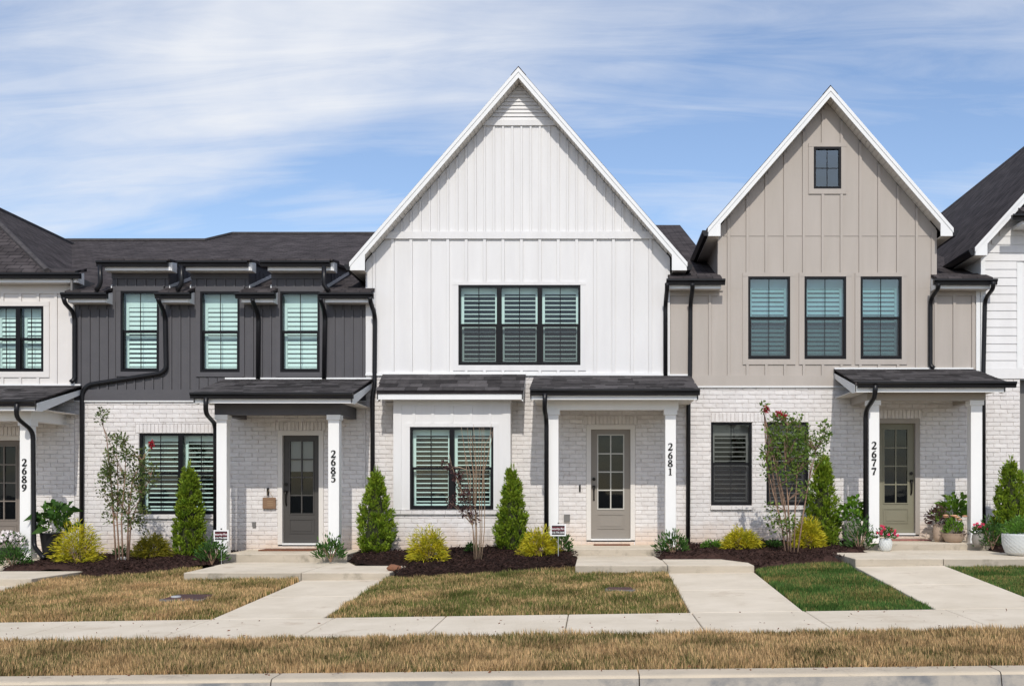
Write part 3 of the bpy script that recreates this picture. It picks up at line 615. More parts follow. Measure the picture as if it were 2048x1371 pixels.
# entrance paths and landings
UNITS = {'2689': dict(slab=.44, land=.315), '2685': dict(slab=.55, land=.405), '2681': dict(slab=.635, land=.515), '2677': dict(slab=.73, land=.615)}
PATHS = {'2689': (-9.92, -8.56), '2685': (-4.46, -3.16), '2681': (1.11, 2.42), '2677': (3.96, 5.31)}
for k, (a, b) in PATHS.items():
    ptop = UNITS[k]['land']-.115; xm = (a+b)/2
    p = bpy.data.objects.new('entrance_path', None); COL.objects.link(p); p['kind'] = 'structure'; ORG[p.name] = Vector((0, 0, 0))
    zf = lambda x, d, pt=ptop, xm=xm: pt+.012*(x-xm)+(gz(x, 7.72)-(pt+.012*(x-xm)))*(d-3.8)/(7.715-3.8)
    slab_xy(p, 'path_slab', a, b, 3.8, 5.75, zf, .14); slab_xy(p, 'path_slab', a, b, 5.757, 7.713, zf, .14)
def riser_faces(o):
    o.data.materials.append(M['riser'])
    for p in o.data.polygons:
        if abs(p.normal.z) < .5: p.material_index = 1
def landing(k, polys):
    p = bpy.data.objects.new('front_landing', None); COL.objects.link(p); p['kind'] = 'structure'; ORG[p.name] = Vector((0, 0, 0)); zt = UNITS[k]['land']
    for poly in polys:
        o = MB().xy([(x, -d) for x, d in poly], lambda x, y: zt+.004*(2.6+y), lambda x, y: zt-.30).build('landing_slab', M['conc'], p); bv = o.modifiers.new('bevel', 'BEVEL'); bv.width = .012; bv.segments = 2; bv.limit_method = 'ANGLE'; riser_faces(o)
landing('2689', [[(-11.9, 1.52), (-9.95, 1.52), (-9.95, 2.35), (-11.9, 2.35)], [(-11.9, 2.357), (-9.93, 2.357), (-9.93, 3.82), (-11.9, 3.82)], [(-9.923, 2.357), (-8.46, 2.357), (-8.56, 3.82), (-9.923, 3.82)]])
landing('2685', [[(-6.33, 1.52), (-4.25, 1.52), (-3.95, 2.35), (-6.3, 2.35)], [(-6.28, 2.357), (-4.47, 2.357), (-4.47, 3.82), (-6.25, 3.82)], [(-4.463, 2.357), (-3.10, 2.357), (-3.12, 3.82), (-4.463, 3.82)]])
landing('2681', [[(-.30, 1.52), (1.02, 1.52), (1.08, 2.6), (-.30, 2.6)], [(-.30, 2.607), (1.10, 2.607), (1.10, 3.82), (-.30, 3.82)], [(1.107, 2.4), (2.08, 2.4), (2.42, 3.2), (2.42, 3.82), (1.107, 3.82)]])
landing('2677', [[(4.55, 1.52), (6.75, 1.52), (6.75, 2.25), (4.55, 2.25)], [(3.94, 2.257), (5.30, 2.257), (5.30, 3.80), (3.96, 3.80)], [(5.307, 2.257), (7.6, 2.257), (7.6, 3.80), (5.307, 3.80)]])
def porch_slab(k, x0, x1):
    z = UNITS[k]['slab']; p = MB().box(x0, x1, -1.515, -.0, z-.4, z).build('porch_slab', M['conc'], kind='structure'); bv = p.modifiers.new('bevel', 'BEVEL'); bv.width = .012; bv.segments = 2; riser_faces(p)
porch_slab('2689', -12.4, -9.70); porch_slab('2685', -6.45, -4.29); porch_slab('2681', -.98, 1.55); porch_slab('2677', 4.66, 6.95)

# ================================================================== THE HOUSES
def spouts(h, lst):
    for pts in lst: spout(h, [(X(px, d), -d, Z(py, d)) for px, py, d in pts])
def brackets(h, pts):
    for px, py, d in pts: MB().box(X(px, d)-.05, X(px, d)+.05, -d-.036, 0.0, Z(py, d)-.012, Z(py, d)+.012).build('downspout_strap', M['metal'], h)
def porch(h, k, rx0, rx1, d, ztop, zbot, bx0, bx1, bz0, bm_, cols, cm, gx=None, lr=True, rr=True, fm=None, digits=None, dcol=None):
    lean_roof(h, rx0, rx1, d, ztop, zbot, gx=gx, left_rake=lr, right_rake=rr, fm=fm)
    bt = zbot-.152; d0 = 1.28
    MB().box(bx0, bx1, -d0, -d0+.18, bz0, bt).build('porch_beam', bm_, h)
    MB().box(bx0, bx0+.16, -d0+.181, -.003, bz0, bt).build('porch_beam', bm_, h); MB().box(bx1-.16, bx1, -d0+.181, -.003, bz0, bt).build('porch_beam', bm_, h)
    for i, (a, b) in enumerate(cols):
        c = column(h, a, b, d0-.004, UNITS[k]['slab']-.004, bz0, cm)
        if digits and i == dcol:
            xc, tops, hg = digits
            for ch, zz in zip(k, tops): digit(ch, xc, -d0+.004, zz, hg, c)

# ---- 2685: charcoal house with three window dormers
h = thing('townhouse', 'charcoal board-and-batten townhouse numbered 2685, with three upper window dormers', 'townhouse', (-7.0, 0, .45))
x0, x1 = -9.72, -4.285; zb = Z(801); ze = 5.16
wins = [W(242, 319, 582, 743), W(401, 480, 583, 744), W(561, 640, 583, 744)]; dorm = [(X(224), X(338)), (X(382), X(498)), (X(543), X(652))]
lw = W(278, 441, 866, 1028); dr = W(565, 638, 870, 1085); drh = (dr[0]-.085, dr[1]+.085, dr[2]-.06, dr[3]+.085)
brick_wall(h, [(x0, x1, .36, zb)], [lw, drh], 0, soldiers=[(lw[0]-.06, lw[1]+.06, lw[3]), (drh[0]-.04, drh[1]+.04, drh[3])], sills=[(lw[0]-.02, lw[1]+.02, lw[2])], hide=[(-6.7, x1, 0, 9), (x0, x1, 0, 1.1)])
MB().box(x0+.002, x1-.002, -.034, .03, zb+.001, Z(779)).build('skirt_board', M['dark'], h); MB().box(x0, x1, -.045, .03, zb-.022, zb).build('drip_cap', M['trim'], h)
sid = panel('siding', M['dark'], h, [(x0, Z(779)), (x1, Z(779)), (x1, ze), (x0, ze)], wins, BK, .15)
blk = []
for (a, b, c, e), (da, db) in zip(wins, dorm):
    window(h, a, b, c, e, .0, 1, tilt=82, low_tilt=58 if a < -8 else 80, shut_top=.24); surround(h, M['dark'], a, b, c, e, 0, t=.085, head=.09)
    blk.append((a-.11, b+.11, c-.11, e+.11))
    up = panel('dormer_wall', M['dark'], h, [(da, ze+.001), (db, ze+.001), (db, 5.72), (da, 5.72)], wins, BK+.001, .15)
    MB().box(da, db, -.02, .0, 5.60, 5.72).build('frieze_board', M['dark'], h)
    dx_ = [da+(i+.5)*(db-da)/6 for i in range(6)]; battens(h, up, M['dark'], dx_, 0.001, e+.09, 5.60, .03, .016); boards(up, M['dark'], [da-.012]+dx_+[db+.012], .03, ze+.002, lambda x: 5.715, wins, .001)
    for xa in (da, db-.1): MB().yz([(.166, 5.1), (.166, 5.93), (2.9, 6.28), (2.9, 5.1)], xa, xa+.1).build('dormer_cheek', M['dark'], h)
    for i in range(1, 7): MB().box(db, db+.012, .15+i*.25, .18+i*.25, 5.2, 5.82+.02*i).build('batten', M['dark'], up)
    MB().yz([(.0, 5.42), (1.8, 6.03), (1.8, 6.09), (.0, 5.48)], db+.001, db+.02).build('step_flashing', M['trim'], h)
    MB().yz([(.0, 5.42), (1.8, 6.03), (1.8, 6.09), (.0, 5.48)], da-.02, da-.001).build('step_flashing', M['trim'], h)
bx_ = [x0+.1+i*.1695 for i in range(32)]
bx_ = [x for x in bx_ if x < x1-.05]; battens(h, sid, M['dark'], bx_, 0, Z(779), lambda x: 5.02, .034, .018, blk); boards(sid, M['dark'], [x0-.015]+bx_+[x1+.015], .034, Z(779)+.001, lambda x: ze, wins)
MB().box(x0, x1, -.02, .0, 5.02, 5.12).build('frieze_board', M['dark'], h) if False else None
zg = Z(585, .37); zu = Z(521, .37)
for (p, q) in ((120, 212), (308, 379), (469, 549), (637, 746)):
    eave(h, X(p+9, .37), X(q-4, .37), .37, zg, gx=(X(p, .37), X(q, .37)))
for (p, q) in ((191, 331), (354, 492), (519, 657)):
    eave(h, X(p+12, .37), X(q+8, .37), .37, zu, slope=.13, back=.18, gx=(X(p, .37), X(q+2, .37)))
for da, db in dorm: MB().yz([(.17, zu+.13*.54-.02), (.17, zu+.13*.54+.03), (3.1, zu+.13*3.47+.03), (3.1, zu+.13*3.47-.02)], da-.05, db+.05).build('dormer_roof', M['shx'], h)
def rz(y): return zg+.34*(y+.37)
Xa, ya, yb2 = X(410)*28.5/20.4, 8.1, 9.75; Xb = X(465)*30.15/20.4
MB().add([(-9.62, .1, rz(.1)), (-4.2, .1, rz(.1)), (-2.5, 1.2, rz(1.2)), (-2.5, yb2, rz(yb2)), (Xb, yb2, rz(yb2)), (Xa, ya, rz(ya)), (-14.5, ya, rz(ya)), (-14.5, 6.5, rz(6.5)), (-10.3, .4, rz(.4)),
          (-9.62, .1, rz(.1)-.06), (-4.2, .1, rz(.1)-.06)], [(0, 1, 2, 3, 4, 5, 6, 7, 8), (1, 0, 9, 10)]).build('main_roof', M['shx'], h)
MB().add([(-2.5, yb2, rz(yb2)), (Xb, yb2, rz(yb2)), (Xa, ya, rz(ya)), (-14.5, ya, rz(ya)), (-14.5, 18, 4.8), (-2.5, 18, 4.8)], [(5, 4, 3, 2, 1, 0)]).build('rear_roof', M['shx'], h)
MB().tube([(-14.5, ya, rz(ya)), (Xa, ya, rz(ya)), (Xb, yb2, rz(yb2)), (-2.5, yb2, rz(yb2))], .07, 6).build('ridge_cap', M['shingle'], h)
window(h, *lw, .05, 2, tilt=16, gl='glass', shut_top=.10)
door(h, *dr, 0, M['door_dark'], M['door_dark'], 'charcoal door with eight panes', shade=.42)
porch(h, '2685', X(386, 1.65), -4.17, 1.65, Z(757), Z(784, 1.65), X(429, 1.28), X(681, 1.28), Z(829, 1.28), M['dark'], [(X(432.5, 1.28), X(453, 1.28)), (X(656, 1.28), X(678, 1.28))], M['column'], gx=(X(380, 1.7), X(706, 1.7)),
      digits=(X(666.5, 1.28), [Z(y, 1.28) for y in (914.5, 930.5, 947.5, 963.5)], .145), dcol=1)
spouts(h, [[(127, 595, .40), (130, 606, .36), (149, 627, .05), (149, 758, .05), (141, 764, .09)],
           [(200, 530, .42), (201, 568, .40), (192, 581, .38)], [(363, 530, .42), (363, 568, .40), (354, 581, .38)], [(648, 532, .42), (648, 570, .40), (658, 582, .38)],
           [(316, 596, .42), (318, 604, .38), (330, 628, .05), (332, 737, .05), (322, 746, .05), (176, 769, .05), (164, 784, .05), (163, 1095, .05)],
           [(505, 598, .42), (506, 604, .38), (517, 630, .05), (516, 757, .05)], [(641, 596, .42), (642, 603, .38), (650, 627, .05), (648, 757, .05)],
           [(740, 594, .42), (741, 603, .38), (750, 630, .05), (749, 772, .05), (745, 792, .05), (745, 1092, .05)],
           [(412, 794, 1.70), (411, 826, 1.66), (431, 848, 1.16), (431, 1096, 1.16)]])
MB().box(X(505.5), X(512.5), -.04, 0, Z(1053), Z(1043)).build('outlet_box', M['greybox'], h); MB().box(X(535), X(539), -.05, 0, Z(990), Z(975)).build('doorbell', M['gold'], h)

# ---- 2681: white house with the tall gable
h = thing('townhouse', 'white board-and-batten townhouse numbered 2681, with the tallest gable and a boxed bay window', 'townhouse', (-1.4, 0, .55))
x0, x1 = -4.28, 1.40; xc = -1.41; zr = Z(133, .32); s = 1.152; zb = Z(748); wt = lambda x: zr-.205-s*abs(x-xc)
tw = W(917, 1161, 570, 730); bay = W(787, 1021, 800, 1019, .38); bw = W(820, 987, 854, 1018, .38); dr = W(1182, 1261, 858, 1076); drh = (dr[0]-.085, dr[1]+.085, dr[2]-.06, dr[3]+.085)
used = [0]
brick_wall(h, [(x0, x1, .45, zb-.03)], [drh, (bay[0]+.05, bay[1]-.05, .4, bay[3])], 0, soldiers=[(drh[0]-.04, drh[1]+.04, drh[3])], hide=[(-1.0, 1.3, 0, 9), (x0, x1, 0, 1.1)], used=used, budget=170)
brick_wall(h, [(X(782, .36), X(1001, .36), .45, bay[2])], [], -.36, sills=[(X(780, .36), X(1003, .36), bay[2])], hide=[(-9, 9, 0, .8)], used=used, budget=300)
MB().box(X(783, .36), X(1000, .36), -.22, -.002, .45, bay[2]-.01).build('bay_base', M['mortar'], h)
sid = panel('siding', M['white'], h, [(x0, zb), (x1, zb), (x1, wt(x1)), (xc, wt(xc)), (x0, wt(x0))], [tw], BK, .15)
window(h, *tw, 0, 3, tilt=19, gl='glass', screen=True, shut_top=.10); surround(h, M['white'], *tw, 0, t=.10, head=.06)
b0, b1 = Z(478), Z(464); vb = Z(252)
MB().xz([(xc-(zr-.205-b0)/s, b0), (xc+(zr-.205-b0)/s, b0), (xc+(zr-.205-b1)/s, b1), (xc-(zr-.205-b1)/s, b1)], -.045, BK).build('belt_board', M['white'], h)
MB().box(x0, x1, -.05, 0, zb-.03, zb+.012).build('drip_cap', M['trim'], h)
blk = [(tw[0]-.103, tw[1]+.103, tw[2]-.10, tw[3]+.06)]
bx_ = [X(748.6+36.8*i) for i in range(16)]; battens(h, sid, M['white'], bx_, 0, zb+.012, lambda x: min(b0, wt(abs(x-xc)+.03+xc)), .055, .026, blk); boards(sid, M['white'], [x0-.02]+bx_+[x1+.02], .055, zb+.0, lambda x: min(b0+.01, wt(x)), [tw])
bx_ = [X(785.4+18.4*i) for i in range(28)]; battens(h, sid, M['white'], bx_, 0, b1, lambda x: min(vb, wt(abs(x-xc)+.03+xc)), .038, .022); boards(sid, M['white'], bx_, .038, b1-.01, lambda x: min(vb+.01, wt(x)), [])
MB().box(xc-(zr-.205-vb)/s, xc+(zr-.205-vb)/s, -.04, BK, vb, vb+.10).build('belt_board', M['white'], h)
ztop = wt(xc); z = vb+.10; i = 0
vent = MB().xz([(xc-(ztop-z)/s, z), (xc+(ztop-z)/s, z), (xc, ztop)], -.006, BK).build('gable_vent', M['white'], h)
while z+.066 < ztop:
    w0, w1 = (ztop-z)/s, max((ztop-z-.066)/s, .0); MB().add([(xc-w0, -.034, z), (xc+w0, -.034, z), (xc+w1, -.010, z+.066), (xc-w1, -.010, z+.066), (xc-w0, -.006, z), (xc+w0, -.006, z), (xc+w1, -.006, z+.066), (xc-w1, -.006, z+.066)], [(0, 1, 2, 3), (0, 4, 5, 1), (1, 5, 6, 2), (3, 7, 4, 0)]).build('vent_slat', M['white'], vent); z += .070
for i in range(12):
    pass
gable_roof(h, xc, zr, s, 3.13, .32, 10.0, 2.845, M['white'])
MB().box(x0, x0+.12, -.026, .0, zb+.012, wt(x0)-.02).build('corner_board', M['white'], h); MB().box(x1-.07, x1, -.026, 0, zb+.012, wt(x1)-.02).build('corner_board', M['white'], h)
# boxed bay
bayw = panel('bay_wall', M['white'], h, [(bay[0], bay[2]), (bay[1], bay[2]), (bay[1], 3.36), (bay[0], 3.36)], [bw], -.38, .05)
MB().box(bay[0], bay[0]+.05, -.33, -.002, bay[2], 3.36).build('bay_side', M['white'], h); MB().box(bay[1]-.05, bay[1], -.33, -.002, bay[2], 3.36).build('bay_side', M['white'], h)
for a, b in ((bay[0], X(803, .38)), (X(1005, .38), bay[1])): MB().box(a, b, -.40, -.38, bay[2], 3.34).build('corner_board', M['white'], h)
MB().box(X(803, .38), X(1005, .38), -.395, -.38, Z(810, .38), 3.34).build('frieze_board', M['white'], h)
MB().box(X(812, .38), X(996, .38), -.398, -.38, Z(853, .38), Z(846, .38)).build('window_trim', M['white'], h)
for a, b in ((X(812, .38), bw[0]), (bw[1], X(996, .38))): MB().box(a, b, -.395, -.38, bay[2], Z(853, .38)).build('window_trim', M['white'], h)
battens(h, bayw, M['white'], [X(p, .38) for p in (827.8, 865.5, 904, 942, 980)], -.38, Z(846, .38), Z(810, .38), .05, .02)
window(h, *bw, -.37, 2, tilt=13, gl='glass', shut_top=.10)
lean_roof(h, X(753, .68), X(1046, .68), .68, Z(746), Z(780, .68), name='bay_roof', with_gutter=False, fascia_h=.10)
door(h, *dr, 0, M['door_grey'], M['muntin_white'], 'grey door with eight panes')
porch(h, '2681', X(1060, 1.65), X(1397, 1.65), 1.65, Z(750), Z(777, 1.65), X(1093, 1.28), X(1357, 1.28), Z(819, 1.28), M['column'], [(X(1096, 1.28), X(1117, 1.28)), (X(1330.5, 1.28), X(1352, 1.28))], M['column'], gx=(X(1060, 1.7), X(1400, 1.7)),
      digits=(X(1340.5, 1.28), [Z(y, 1.28) for y in (900, 917, 933, 949.5)], .142), dcol=1)
spouts(h, [[(1090, 786, 1.70), (1089, 818, 1.66), (1093, 840, 1.36), (1093, 1092, 1.36)]])
MB().box(X(1128), X(1140), -.05, 0, Z(1042), Z(1028)).build('outlet_box', M['greybox'], h); MB().box(X(1158), X(1161.5), -.03, 0, Z(983), Z(969)).build('doorbell', M['gold'], h)

# ---- 2677: taupe house
h = thing('townhouse', 'taupe board-and-batten townhouse numbered 2677, with an attic window in its gable', 'townhouse', (4.3, 0, .65))
x0, x1 = 1.405, 7.19; xc = 4.335; zr = Z(171, .32); s = 1.152; zb = Z(772); hw = 2.28; whw = 2.045; wt = lambda x: zr-.205-s*abs(x-xc); ze = 5.42
wins = [W(1496, 1580, 553, 718), W(1608.5, 1692, 553, 718), W(1720.5, 1803, 553, 718)]; att = W(1627, 1682, 294, 378)
lws = [W(1422, 1504, 844, 1010), W(1533, 1617, 844, 1010)]; dr = W(1757, 1830, 846, 1065); drh = (dr[0]-.085, dr[1]+.085, dr[2]-.06, dr[3]+.085)
brick_wall(h, [(x0, x1, .55, zb)], lws+[drh], 0, soldiers=[(lws[0][0], lws[1][1], lws[0][3]), (drh[0]-.04, drh[1]+.04, drh[3])], sills=[(a-.01, b+.01, c) for a, b, c, e in lws], hide=[(4.5, 7.0, 0, 9), (x0, x1, 0, 1.15)])
MB().box(x0+.002, x1-.002, -.032, .03, zb+.001, Z(750.5)).build('skirt_board', M['taupe'], h); MB().box(x0, x1, -.045, .03, zb-.024, zb).build('drip_cap', M['trim'], h)
sid = panel('siding', M['taupe'], h, [(x0, Z(750.5)), (x1, Z(750.5)), (x1, ze), (x0, ze)], wins, BK, .15)
gab = panel('gable_siding', M['taupe'], h, [(xc-whw, ze+.001), (xc+whw, ze+.001), (xc+whw, wt(xc+whw)), (xc, wt(xc)), (xc-whw, wt(xc-whw))], wins+[att], BK, .15)
blk = [(a-.103, b+.103, c-.103, e+.07) for a, b, c, e in wins]
for a in wins: window(h, *a, 0, 1, tilt=62, gl='glass_r', screen=True, shut_top=.16); surround(h, M['taupe'], *a, 0, t=.10, head=.07)
window(h, *att, 0, 1, hung=False, gl='glass_r', louvers=False, cross=True); surround(h, M['taupe'], *att, 0, t=.095, head=.07); blk.append((att[0]-.1, att[1]+.1, att[2]-.098, att[3]+.07))
bx_ = [X(1344.4+37.6*i) for i in range(17)]
battens(h, sid, M['taupe'], [x for x in bx_ if x0+.05 < x < x1-.05], 0, Z(750.5), ze-.05, .05, .022, blk); bl_ = [x for x in bx_ if x0+.05 < x < x1-.05]; boards(sid, M['taupe'], [x0-.02]+bl_+[x1+.02], .05, Z(750.5)+.001, lambda x: ze, wins)
bl_ = [x for x in bx_ if abs(x-xc) < whw-.04]; boards(gab, M['taupe'], [xc-whw-.02]+bl_+[xc+whw+.02], .05, ze+.001, wt, wins+[att], apex=(xc, wt(xc)))
battens(h, gab, M['taupe'], [x for x in bx_ if abs(x-xc) < whw-.04], 0, ze-.05, lambda x: wt(abs(x-xc)+.03+xc), .05, .0215, blk)
MB().box(xc-whw+.02, xc+whw-.02, -.007, .001, Z(472.2), Z(470.8)).build('panel_seam', M['taupe_dark'], h)
for sg in (-1, 1): MB().box(xc+sg*whw, xc+sg*(whw-.10), -.026, 0, ze-.05, wt(xc+whw)-.03).build('corner_board', M['taupe'], h)
MB().box(x1-.075, x1, -.03, 0, Z(750.5), ze).build('corner_board', M['trim'], h)
gable_roof(h, xc, zr, s, hw, .32, 10.0, whw, M['taupe'])
zg = Z(557.5, .37)
eave(h, X(1338, .37), X(1444, .37), .37, zg, gx=(X(1333, .37), X(1451, .37))); eave(h, X(1874, .37), X(1986, .37), .37, zg, gx=(X(1869, .37), X(1996, .37)))
rz = lambda y: zg+.34*(y+.37)
for a, b in ((1.0, 2.35), (6.3, 7.4)):
    MB().add([(a, .1, rz(.1)), (b, .1, rz(.1)), (b, 9.8, rz(9.8)), (a, 9.8, rz(9.8)), (a, 18, 5), (b, 18, 5)], [(0, 1, 2, 3), (3, 2, 5, 4)]).build('main_roof', M['shx'], h)
MB().box(x0, xc-whw, -.018, 0, ze-.14, ze-.05).build('frieze_board', M['taupe'], h); MB().box(xc+whw, x1-.075, -.018, 0, ze-.14, ze-.05).build('frieze_board', M['taupe'], h)
for a in lws: window(h, *a, .06, 1, tilt=18, gl='glass_s', screen=True, shut_top=.20)
door(h, *dr, 0, M['door_olive'], M['door_olive'], 'olive green door with eight panes', hinge='left', cm='taupe_dark')
porch(h, '2677', 4.47, 7.06, 1.65, Z(737), Z(762, 1.65), X(1735, 1.28), X(1971, 1.28), Z(800, 1.28), M['taupe_dark'], [(X(1738, 1.28), X(1759, 1.28)), (X(1942, 1.28), X(1965, 1.28))], M['column'], gx=(X(1716, 1.7), X(2033, 1.7)), 
      digits=(X(1748, 1.28), [Z(y, 1.28) for y in (897.5, 915, 932, 949.5)], .148), dcol=0)
spouts(h, [[(1334, 566, .42), (1334, 578, .36), (1331, 606, .05), (1331, 752, .05)], [(1385, 566, .42), (1385, 578, .36), (1381, 607, .05), (1380, 755, .05), (1377, 800, .05), (1376, 1086, .05)],
           [(1877, 567, .42), (1876, 577, .36), (1861, 598, .05), (1861, 730, .05), (1868, 736, .08)], [(1987, 563, .42), (1986, 577, .36), (1970, 598, .05), (1967, 738, .05), (1967, 1070, .05)],
           [(1751, 769, 1.70), (1750, 792, 1.66), (1731, 822, 1.24), (1731, 1072, 1.24)]])

# ---- 2689: cream house cut by the left edge
h = thing('townhouse', 'cream townhouse numbered 2689 with a black twin upper window, cut by the left edge', 'townhouse', (-12.4, 0, .40))
x0, x1 = -15.2, -9.725; zb = 3.30; tw = W(-14, 88, 612, 743); dr = W(-34, 42, 880, 1098); drh = (dr[0]-.085, dr[1]+.085, dr[2]-.06, dr[3]+.085); zg = Z(545, .37); ze = zg-.10
brick_wall(h, [(x0, x1, .30, zb)], [drh], 0, hide=[(x0, -10.9, 0, 9), (x0, x1, 0, 1.0)], soldiers=[(drh[0]-.04, drh[1]+.04, drh[3])])
sid = panel('siding', M['cream'], h, [(x0, zb), (x1, zb), (x1, ze), (x0, ze)], [tw], BK, .15)
window(h, *tw, 0, 2, tilt=66, gl='glass', shut_top=.16); surround(h, M['cream'], *tw, 0, t=.105, head=.085)
bx_ = sorted(X(112.2-35.6*i) for i in range(14)); boards(sid, M['cream'], bx_+[x1+.02], .05, zb+.001, lambda x: ze, [tw]); battens(h, sid, M['cream'], bx_, 0, 3.6, ze-.22, .05, .02, [(tw[0]-.13, tw[1]+.13, tw[2]-.11, tw[3]+.085)])
MB().box(x0, x1, -.024, 0, ze-.22, ze).build('frieze_board', M['cream'], h); MB().box(x0, x1, -.03, 0, zb, 3.6).build('skirt_board', M['cream'], h); MB().box(x1-.10, x1, -.027, 0, 3.6, ze-.22).build('corner_board', M['cream'], h)
eave(h, x0, X(150, .37), .37, zg, slope=.30, back=.1, gx=(x0, X(158, .37)))
C_ = (-10.05, -.37, zg+.03); R1 = (-13.35, 2.97, 7.93); R2 = (-13.35, 14, 7.93)
MB().add([(-17, -.37, zg+.03), C_, R1, (-17, 2.97, 7.93)], [(0, 1, 2, 3)]).build('front_roof_slope', M['shx'], h)
MB().add([C_, (-9.2, .6, 5.0), (-9.0, 14, 4.94), R2, R1], [(0, 1, 2, 3, 4)]).build('side_roof_slope', M['shy'], h)
MB().yz([(-.3, zg-.35), (-.3, zg-.02), (.9, zg-.02), (.9, 5.2), (.2, 5.2)], -9.66, -9.625).build('party_wall', M['greybox'], h)
MB().tube([C_, R1, R2], .06, 6).build('ridge_cap', M['shingle'], h)
door(h, *dr, 0, M['door_brown'], M['door_brown'], 'taupe door half hidden by the porch column')
porch(h, '2689', -12.5, X(72, 1.65), 1.65, Z(799, 1.65)+.41, Z(799, 1.65), -12.2, X(62.7, 1.28), Z(841, 1.28), M['column'], [(-12.1, -11.91), (X(39, 1.28), X(61, 1.28))], M['column'], 
      digits=(X(48.5, 1.28), [Z(y, 1.28) for y in (931.5, 948, 965, 982)], .145), dcol=1)
spouts(h, [[(34, 806, 1.70), (32, 834, 1.66), (66, 862, 1.30), (68, 1092, 1.30), (78, 1104, 1.42), (88, 1116, 1.55)]])
MB().box(X(154), X(162), -.36, -.30, Z(610), Z(556)).build('leader', M['metal'], h) if False else None

# ---- 2673: white clapboard house cut by the right edge
h = thing('townhouse', 'white clapboard townhouse with a dark shingle roof, cut by the right edge', 'townhouse', (10.0, 0, .75))
x0, x1 = 7.2, 14.2; xc = 10.7; zb = Z(757); s = 1.1; hw = 3.73; zr = Z(495, .32)+s*hw; whw = 3.5; wt = lambda x: zr-.205-s*abs(x-xc)
brick_wall(h, [(x0, X(2040), .55, zb)], [], 0, hide=[(x0, x1, 0, 1.5)])
sid = panel('siding_backing', M['white'], h, [(x0, zb), (x1, zb), (x1, wt(x1)), (xc, wt(xc)), (x0, wt(x0))], [], .012, .15)
MB().box(x0, x1, -.03, .01, zb, Z(737)).build('skirt_board', M['white'], h); MB().box(x0, x0+.085, -.03, .01, Z(737)+.001, wt(x0)).build('corner_board', M['trim'], h); MB().box(X(2033), X(2044), -.03, .01, Z(737)+.001, 5.9).build('corner_board', M['trim'], h)
z = Z(737)+.002
while z < 9.5:
    a, b = x0+.086, min(X(2033)-.001, xc+(wt(xc)-z)/s) if z < 5.9 else xc+(wt(xc)-z-.155)/s
    if z+.155 > wt(x0): a = max(a, xc-(wt(xc)-z-.155)/s)
    if b > a: MB().yz([(.012, z), (-.020, z), (-.006, z+.155), (.012, z+.155)], a, b).build('clapboard', M['white'], h)
    z += .1545
MB().box(X(2041)+.004, x1, .25, .4, .5, zb-.002).build('recessed_wall', M['greybox'], h)
gable_roof(h, xc, zr, s, hw, .32, 16.0, whw, M['white'])
MB().yz([(-.55, 6.72), (-.55, 6.62), (-.02, 6.80), (-.02, 7.0)], X(2023), 12.6).build('pent_roof', M['shx'], h); gutter(h, X(2022, .5), 12.6, -.50, 6.66); MB().box(X(2024), 12.6, -.5, -.02, 6.5, 6.56).build('soffit', M['trim'], h)

# ================================================================== PLANTING
def rnd(n, a=0., b=1.): return RNG.uniform(a, b, n)
def unit(v): return v/np.maximum(np.linalg.norm(v, axis=1, keepdims=True), 1e-6)
def leaf_mesh(name, base, dirs, L, Wd, m, parent=None, bend=0.0, loc=None, **kw):
    n = len(base); L = np.broadcast_to(L, n)[:, None]; Wd = np.broadcast_to(Wd, n)[:, None]
    d = unit(dirs); r = RNG.normal(size=(n, 3)); sdv = unit(np.cross(d, r)); mid = base+d*L*.5; tip = base+d*L
    if bend: tip = tip+np.array([0, 0, -1])*L*bend
    v = np.stack([base, mid+sdv*Wd*.5, tip, mid-sdv*Wd*.5], axis=1).reshape(-1, 3)
    me = bpy.data.meshes.new(name); me.vertices.add(4*n); me.vertices.foreach_set('co', v.astype(np.float32).ravel()); me.loops.add(4*n); me.loops.foreach_set('vertex_index', np.arange(4*n, dtype=np.int32))
    me.polygons.add(n); me.polygons.foreach_set('loop_start', np.arange(0, 4*n, 4, dtype=np.int32)); me.polygons.foreach_set('loop_total', np.full(n, 4, dtype=np.int32)); me.update(calc_edges=True)
    return link(name, me, m, parent, loc, **kw)
def ground_root(px, d, dz=0): x = X(px, d); return (x, -d, gz(x, d)+dz)
BED = .035
